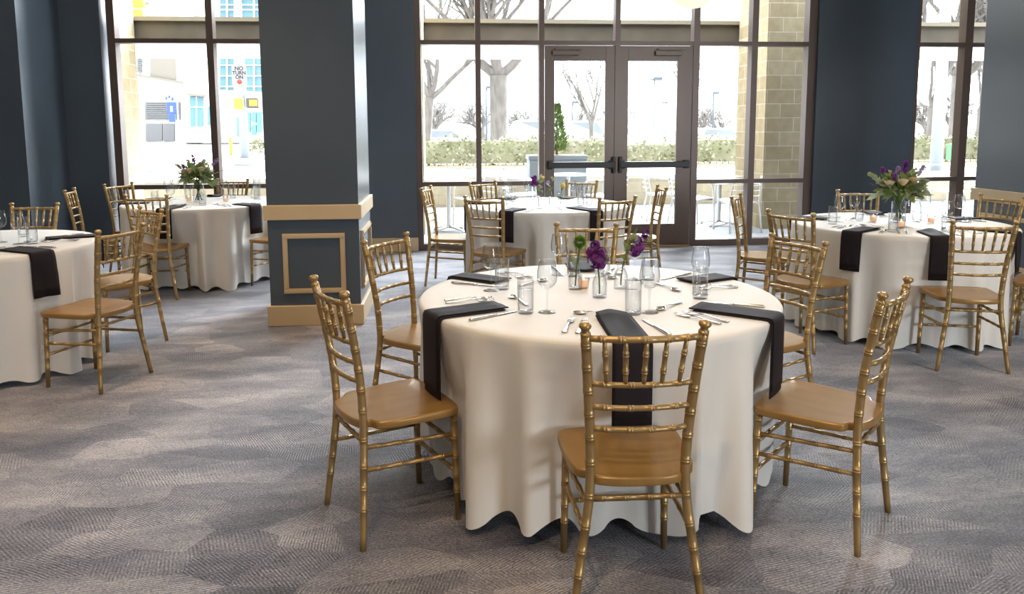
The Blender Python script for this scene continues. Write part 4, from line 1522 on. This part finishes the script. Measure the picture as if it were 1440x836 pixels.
FARLAB = 'hazy bare tree in the far row beyond the car park'
for k in range(16):
    o = far if k == 0 else copy_tree(far, None, fark)
    x = -6 + 5.4*k
    o.location = (x + rnd.uniform(-1, 1), 84 + rnd.uniform(-8, 8), -0.02)
    s = rnd.uniform(0.55, 0.85)
    o.scale = (s*1.5, s*1.5, s)
    o.rotation_euler = (0, 0, rnd.uniform(0, 6))
    tag(o, FARLAB, 'tree', 'far row of bare trees')

def street_lamp(p, h, lab, heads=2):
    r = empty('street_lamp', p)
    MB().tube([(0, 0, 0), (0, 0, h)], [0.11, 0.07], 10).build('pole', 'poledark', r)
    m = MB()
    m.bevbox(-0.05, 0.50, -0.18, 0.18, h - 0.06, h + 0.16, 0.03)
    if heads > 1:
        m.bevbox(-0.30, 0.05, -0.14, 0.14, h - 0.02, h + 0.06, 0.02)
    m.build('lamp_head', 'poledark', r)
    tag(r, lab, 'street lamp', 'car park lamp posts')
street_lamp((13.6, 50, -0.02), 4.6, 'dark lamp post in the right door leaf, the tallest of the car park')
street_lamp((19.8, 70, -0.02), 3.7, 'shorter dark lamp post beside the tallest one', 1)
street_lamp((24.6, 70, -0.02), 4.6, 'dark lamp post seen in the panel right of the doors', 1)
street_lamp((3.7, 70, -0.02), 5.1, 'thin lamp post left of the thick tree trunk', 1)
street_lamp((11.5, 70, -0.02), 3.75, 'distant lamp post seen through the left door leaf', 1)

def car(x, y, a, lab, van=False):
    r = empty('parked_car', (x, y, -0.02), a)
    hgt = 1.95 if van else 1.45
    prof = [(-2.2, 0.35), (-2.25, 0.75), (-2.05, 0.95), (-1.5, hgt - 0.06), (-0.9 if not van else -1.2, hgt), (0.4 if not van else 1.0, hgt), (1.25 if not van else 1.6, 1.0), (2.1, 0.85), (2.22, 0.6), (2.2, 0.35)]
    vs = [(px_, s*(0.86 if z < 1.0 else 0.72), z) for s in (-1, 1) for px_, z in prof]
    n = len(prof)
    fs = [tuple(range(n)), tuple(range(2*n - 1, n - 1, -1))] + [(i, n + i, n + (i + 1) % n, (i + 1) % n) for i in range(n)]
    MB().add(vs, fs, False).build('body', 'carwhite', r)
    m = MB()
    for s in (-1, 1):
        m.add([(-1.35, s*0.80, 1.02), (1.0, s*0.80, 1.02), (0.42, s*0.735, hgt - 0.10), (-1.2, s*0.735, hgt - 0.10)], [(0, 1, 2, 3)], False)
    m.build('side_window', 'carglass', r)
    for wx in (-1.35, 1.35):
        for s in (-1, 1):
            MB().lathe([(0, -0.1), (0.3, -0.1), (0.33, -0.06), (0.33, 0.06), (0.3, 0.1), (0, 0.1)], 18, (wx, s*0.82, 0.33), Matrix.Rotation(PI/2, 4, 'X')).build('wheel', 'tyre', r)
    tag(r, lab, 'car', 'cars parked beyond the hedge')
car(-0.2, 44, 0.1, 'pale parked car left of the thick tree trunk, above the hedge')
car(5.4, 44, 0.0, 'pale parked van between the thick tree and the door frame', True)
car(9.2, 50, 0.05, 'white parked van behind the conifer and hedge', True)
car(13.6, 45, 0.0, 'pale parked car at the foot of the tallest lamp post')
car(17.6, 49, 0.1, 'pale parked car in the panel right of the doors')
car(23.0, 26.5, 0.0, 'pale parked car in front of the hedge in the right window')

# pale pole and green sign in the right window
o = MB().tube([(0, 0, 0), (0, 0, 9)], [0.20, 0.14], 14).build('utility_pole', 'polegrey', None, (15.95, 24.0, -0.02))
tag(o, 'tall pale grey utility pole standing in the right window', 'pole')
gs = empty('street_marker', (15.5, 22.6, -0.02))
MB().tube([(0, 0, 0), (0, 0, 0.5)], 0.03, 6).build('post', 'polegrey', gs)
MB().bevbox(-0.16, 0.16, -0.03, 0.03, 0.45, 0.95, 0.02).build('panel', 'green', gs)
tag(gs, 'small bright green marker beside the pale pole', 'sign')

# ---------------------------------------------------------------- street seen through the left window
YB_ = 84.0
def quad_px(mb, pts, Y, depth=0.4):
    """a slab with the outline given as points on a facade at distance Y"""
    F = [at(px, py, Y) for px, py in pts]
    B = [p + Vector((0, depth, 0)) for p in F]
    n = len(F)
    mb.add(F + B, [tuple(range(n)), tuple(range(2*n - 1, n - 1, -1))] + [(i, n + i, n + (i + 1) % n, (i + 1) % n) for i in range(n)], False)
    return mb
pk = empty('parking_building', (0, 0, 0))
quad_px(MB(), [(150, -40), (262, -40), (262, 203), (150, 204)], YB_, 12).build('wall', 'whitewall', pk)
quad_px(MB(), [(211, 60), (247, 60), (247, 113), (211, 107)], YB_ - 0.15, 0.2).build('wall_panel', 'greywall', pk)
quad_px(MB(), [(192, 104), (258, 115), (258, 117.5), (192, 107)], YB_ - 0.5, 0.5).build('cornice', 'greywall', pk)
m = MB()
for k in range(9):
    y = 143.5 + 2.9*k
    quad_px(m, [(203, y), (253, y), (253, y + 1.7), (203, y + 1.7)], YB_ - 0.25, 0.2)
for k in range(7):
    y = 81 + 3.1*k
    quad_px(m, [(192, y), (199, y), (199, y + 1.8), (192, y + 1.8)], YB_ - 0.25, 0.2)
m.build('louvre', 'louvre', pk)
for (a, c) in ((205, 228), (230, 245)):
    quad_px(MB(), [(a, 174), (c, 174), (c, 198), (a, 199)], YB_ - 0.2, 0.2).build('garage_door', 'louvre', pk)
tag(pk, 'white parking building with louvres and garage doors across the street', 'building')

ob = empty('podium_building', (0, 0, 0))
quad_px(MB(), [(258, 118), (300, 126), (380, 130), (380, 200), (258, 201)], YB_ - 2, 8).build('wall', 'whitewall', ob)
quad_px(MB(), [(262, 131), (287, 133), (287, 136), (262, 134)], YB_ - 2.6, 0.7).build('window_hood', 'greywall', ob)
quad_px(MB(), [(267, 136), (285, 137), (285, 178), (268, 178)], YB_ - 2.2, 0.2).build('window', 'tealglass', ob)
m = MB()
quad_px(m, [(275.5, 136), (276.7, 136), (276.7, 178), (275.5, 178)], YB_ - 2.3, 0.1)
quad_px(m, [(267, 150), (285, 150), (285, 151.2), (267, 151.2)], YB_ - 2.3, 0.1)
m.build('window_bar', 'whitetrim', ob)
for (a, c, d, e) in ((333, 338, 165, 192), (346, 352, 158, 186), (354, 360, 158, 172), (361, 368, 158, 186), (354, 360, 176, 190), (292, 295, 150, 176)):
    quad_px(MB(), [(a, d), (c, d), (c, e), (a, e)], YB_ - 2.2, 0.2).build('window', 'tealglass', ob)
tag(ob, 'low white building with a tall window across the street', 'building')

tg = empty('glass_building', (0, 0, 0))
quad_px(MB(), [(196, -60), (430, -60), (430, 136), (300, 134), (300, 60), (196, 60)], 112, 10).build('glazing', 'tealglass', tg)
m = MB()
for y in (-20, -4, 6, 13, 25, 30, 45, 60, 75, 91, 106, 121, 133):
    quad_px(m, [(196, y), (430, y), (430, y + 1.3), (196, y + 1.3)], 111.6, 0.3)
for x in (205, 228, 250, 272, 318, 330, 356, 380):
    quad_px(m, [(x, -60), (x + 2, -60), (x + 2, 134), (x, 134)], 111.6, 0.3)
m.build('mullion', 'whitetrim', tg)
quad_px(MB(), [(329, -60), (338, -60), (338, 134), (329, 134)], 111.4, 0.4).build('pilaster', 'whitetrim', tg)
for (a, c) in ((213, 227), (252, 272)):
    quad_px(MB(), [(a, -10), (c, -10), (c, 24), (a, 24)], 111.5, 0.3).build('blue_panel', 'blue', tg)
tag(tg, 'teal glass office building with white mullions behind the street', 'building')

# signal pole with its no-turn sign, signal heads and mast arm
YP = 33.0
sp_ = empty('signal_pole', (0, 0, 0))
pb = at(345, 232, YP)
ptop = at(338.5, 30, YP)
pole_x = pb.x
MB().tube([(pole_x, YP, -0.02), (pole_x, YP, 7.4)], [0.19, 0.13], 14).lathe([(0, -0.02), (0.45, -0.02), (0.45, 0.12), (0.25, 0.3), (0, 0.3)], 16, (pole_x, YP, 0)).build('pole', 'polegrey', sp_)
a0, a1, a2 = at(330, 48, YP), at(281, 24, YP), at(205, 4, YP)
MB().tube(spline([(pole_x, YP, a0.z - 0.3), (a0.x, YP, a0.z), (a1.x, YP, a1.z), ((a1.x + a2.x)/2, YP, (a1.z + a2.z)/2 + 0.12), (a2.x, YP, a2.z)], 5), 0.085, 8).build('mast_arm', 'polegrey', sp_)
def lantern(cx, cy, w_, h_, name='signal_head', m_='yellow'):
    c = at(cx, cy, YP - 0.25)
    MB().bevbox(c.x - w_/2, c.x + w_/2, c.y - 0.18, c.y + 0.18, c.z - h_/2, c.z + h_/2, 0.05).build(name, m_, sp_)
lantern(195, 5, 0.50, 0.32)
lantern(194, 20, 0.50, 0.36)
lantern(336, 146, 0.34, 0.46)
lantern(356, 145, 0.50, 0.42, 'walk_signal', 'darkbox')
c = at(356, 145, YP - 0.47)
MB().bevbox(c.x - 0.16, c.x + 0.16, c.y - 0.02, c.y + 0.02, c.z - 0.13, c.z + 0.13, 0.01).build('walk_lens', 'orange', sp_)
tag(sp_, 'grey traffic signal pole with yellow signal heads outside the left window', 'traffic signal')
c = at(336.5, 106, YP - 0.22)
sg = empty('traffic_sign', c)
MB().bevbox(-0.29, 0.29, -0.012, 0.012, -0.39, 0.39, 0.01).build('plate', 'signwhite', sg)
def text(body, size, p, m_, parent, name='lettering'):
    cu = bpy.data.curves.new(name, 'FONT')
    cu.body = body
    cu.size = size
    cu.align_x = 'CENTER'
    cu.align_y = 'CENTER'
    cu.extrude = 0.002
    cu.offset = 0.008
    tmp = bpy.data.objects.new(name, cu)
    COL.objects.link(tmp)
    dg = bpy.context.evaluated_depsgraph_get()
    me = bpy.data.meshes.new_from_object(tmp.evaluated_get(dg))
    bpy.data.objects.remove(tmp)
    o = bpy.data.objects.new(name, me)
    me.materials.clear()
    me.materials.append(M[m_])
    COL.objects.link(o)
    o.parent = parent
    o.location = p
    o.rotation_euler = (PI/2, 0, 0)
    return o
text('NO', 0.22, (0, -0.016, 0.27), 'signblack', sg)
text('TURN', 0.20, (0, -0.016, 0.09), 'signblack', sg)
text('ON', 0.20, (0, -0.016, -0.08), 'signblack', sg)
MB().lathe([(0, -0.004), (0.10, -0.004), (0.10, 0.004), (0, 0.004)], 24, (0, -0.016, -0.26), Matrix.Rotation(PI/2, 4, 'X')).build('red_disc', 'signred', sg)
tag(sg, 'white NO TURN ON sign with a red disc on the signal pole', 'sign')
c = at(341, 122, YP + 0.0)
bn = empty('street_banner', at(241, 148, 60))
MB().bevbox(-0.34, 0.34, -0.04, 0.04, -0.62, 0.22, 0.04).bevbox(-0.24, 0.24, -0.04, 0.04, -1.25, -0.66, 0.04).build('banner_panel', 'blue', bn)
MB().bevbox(-0.10, 0.12, -0.07, -0.03, -0.50, -0.05, 0.03).build('banner_emblem', 'signwhite', bn)
m = MB()
for k in range(4):
    a = -0.33 + 0.22*k
    m.bevbox(a - 0.08, a + 0.08, -0.04, 0.04, 0.42 + 0.10*math.sin(k*2.2), 0.60 + 0.12*math.sin(k*1.7), 0.02)
m.build('banner_crest', 'blue', bn)
gz = at(240, 148, 60).z
MB().tube([(0.42, 0, -gz - 0.02), (0.42, 0, 0.9)], 0.05, 8).build('pole', 'polegrey', bn)
tag(bn, 'blue banner with a white emblem on a pole before the louvred building', 'banner')
c = at(325, 212, 46)
o = MB().lathe([(0, -0.02), (0.09, -0.02), (0.09, 0.95), (0.06, 1.05), (0, 1.06)], 14).build('bollard', 'orange', None, (c.x, 46, 0))
tag(o, 'thin orange bollard left of the traffic signal pole', 'bollard')
bs = empty('street_bush', (at(363, 215, 36).x, 36, -0.12))
m = MB()
rnd = random.Random(12)
for k in range(500):
    d = Vector((rnd.gauss(0, 1), rnd.gauss(0, 1), abs(rnd.gauss(0, 1)))).normalized()
    p = Vector((d.x*0.75, d.y*0.6, 0.2 + d.z*0.95))*rnd.uniform(0.6, 1)
    leaf_shape(m, p, d, 0.16, 0.09, 0.1, rnd.uniform(-1, 1), n=2)
m.build('foliage', 'hedge', bs)
tag(bs, 'rounded shrub on the kerb beside the panelled pillar edge outside', 'shrub')

# ---------------------------------------------------------------- light
wd = bpy.data.worlds.new('overcast_sky')
SC.world = wd
wd.use_nodes = True
bg = wd.node_tree.nodes['Background']
bg.inputs['Color'].default_value = (0.89, 0.945, 1.0, 1)
wn_ = wd.node_tree
tcw = wn_.nodes.new('ShaderNodeTexCoord')
sxw = wn_.nodes.new('ShaderNodeSeparateXYZ')
mr = wn_.nodes.new('ShaderNodeMapRange')      # an overcast sky is brighter overhead than at the horizon
mr.inputs['From Min'].default_value = 0.0
mr.inputs['From Max'].default_value = 1.0
mr.inputs['To Min'].default_value = 2.2
mr.inputs['To Max'].default_value = 11.0
wn_.links.new(tcw.outputs['Generated'], sxw.inputs[0])
wn_.links.new(sxw.outputs['Z'], mr.inputs['Value'])
# the sun stands behind the cloud to the right of the window wall: a broad bright patch
vd = wn_.nodes.new('ShaderNodeVectorMath')
vd.operation = 'DOT_PRODUCT'
vd.inputs[1].default_value = Vector((0.57, 0.66, 0.49)).normalized()
wn_.links.new(tcw.outputs['Generated'], vd.inputs[0])
mx_ = wn_.nodes.new('ShaderNodeMath')
mx_.operation = 'MAXIMUM'
mx_.inputs[1].default_value = 0.0
wn_.links.new(vd.outputs['Value'], mx_.inputs[0])
pw_ = wn_.nodes.new('ShaderNodeMath')
pw_.operation = 'POWER'
pw_.inputs[1].default_value = 14.0
wn_.links.new(mx_.outputs[0], pw_.inputs[0])
ma_ = wn_.nodes.new('ShaderNodeMath')
ma_.operation = 'MULTIPLY_ADD'
ma_.inputs[1].default_value = 85.0
wn_.links.new(pw_.outputs[0], ma_.inputs[0])
wn_.links.new(mr.outputs['Result'], ma_.inputs[2])
wn_.links.new(ma_.outputs[0], bg.inputs['Strength'])

def area(name, loc, rot, sx, sy, power, color):
    l = bpy.data.lights.new(name, 'AREA')
    l.shape = 'RECTANGLE'
    l.size, l.size_y = sx, sy
    l.energy = power
    l.color = color
    o = bpy.data.objects.new(name, l)
    COL.objects.link(o)
    o.location = loc
    o.rotation_euler = rot
    return o

def spot(name, loc, target, power, color, angle=70, blend=0.6, size=0.08):
    l = bpy.data.lights.new(name, 'SPOT')
    l.energy = power
    l.color = color
    l.spot_size = R(angle)
    l.spot_blend = blend
    l.shadow_soft_size = size
    o = bpy.data.objects.new(name, l)
    COL.objects.link(o)
    o.location = loc
    d = Vector(target) - Vector(loc)
    o.rotation_euler = d.to_track_quat('-Z', 'Y').to_euler()
    return o

WARM = (1.0, 0.66, 0.36)
# key light from behind right: area lamp placed outside the added rear window
area('rear_key_light', ((RW[0] + RW[1])/2, YB - 0.45, 1.9), (R(90), 0, 0), 2.2, 1.9, 430, (0.90, 0.95, 1.0))
# added area lamps at the ceiling as soft general fill
for x in (-4.0, 0.3, 4.6):
    for y in (-1.0, 2.6, 6.0):
        area('ceiling_fill', (x, y, H_CEIL - 0.02), (0, 0, 0), 1.2, 1.2, 27, (1.0, 0.84, 0.64))
# recessed warm downlights
for (x, y, tx, ty, pw) in ((-2.6, 3.2, -2.6, 3.4, 330), (-1.6, 4.6, -1.1, 5.3, 260), (0.5, 1.6, 0.5, 2.7, 90), (-0.7, -0.6, 0.35, 2.9, 270), (3.9, 3.4, 3.9, 4.4, 210), (-0.6, 5.0, -1.0, 5.7, 90), (-2.6, 5.6, -2.35, 7.1, 170)):
    spot('downlight', (x, y, H_CEIL - 0.03), (tx, ty, 0), pw, WARM, 50, 0.8, 0.06)
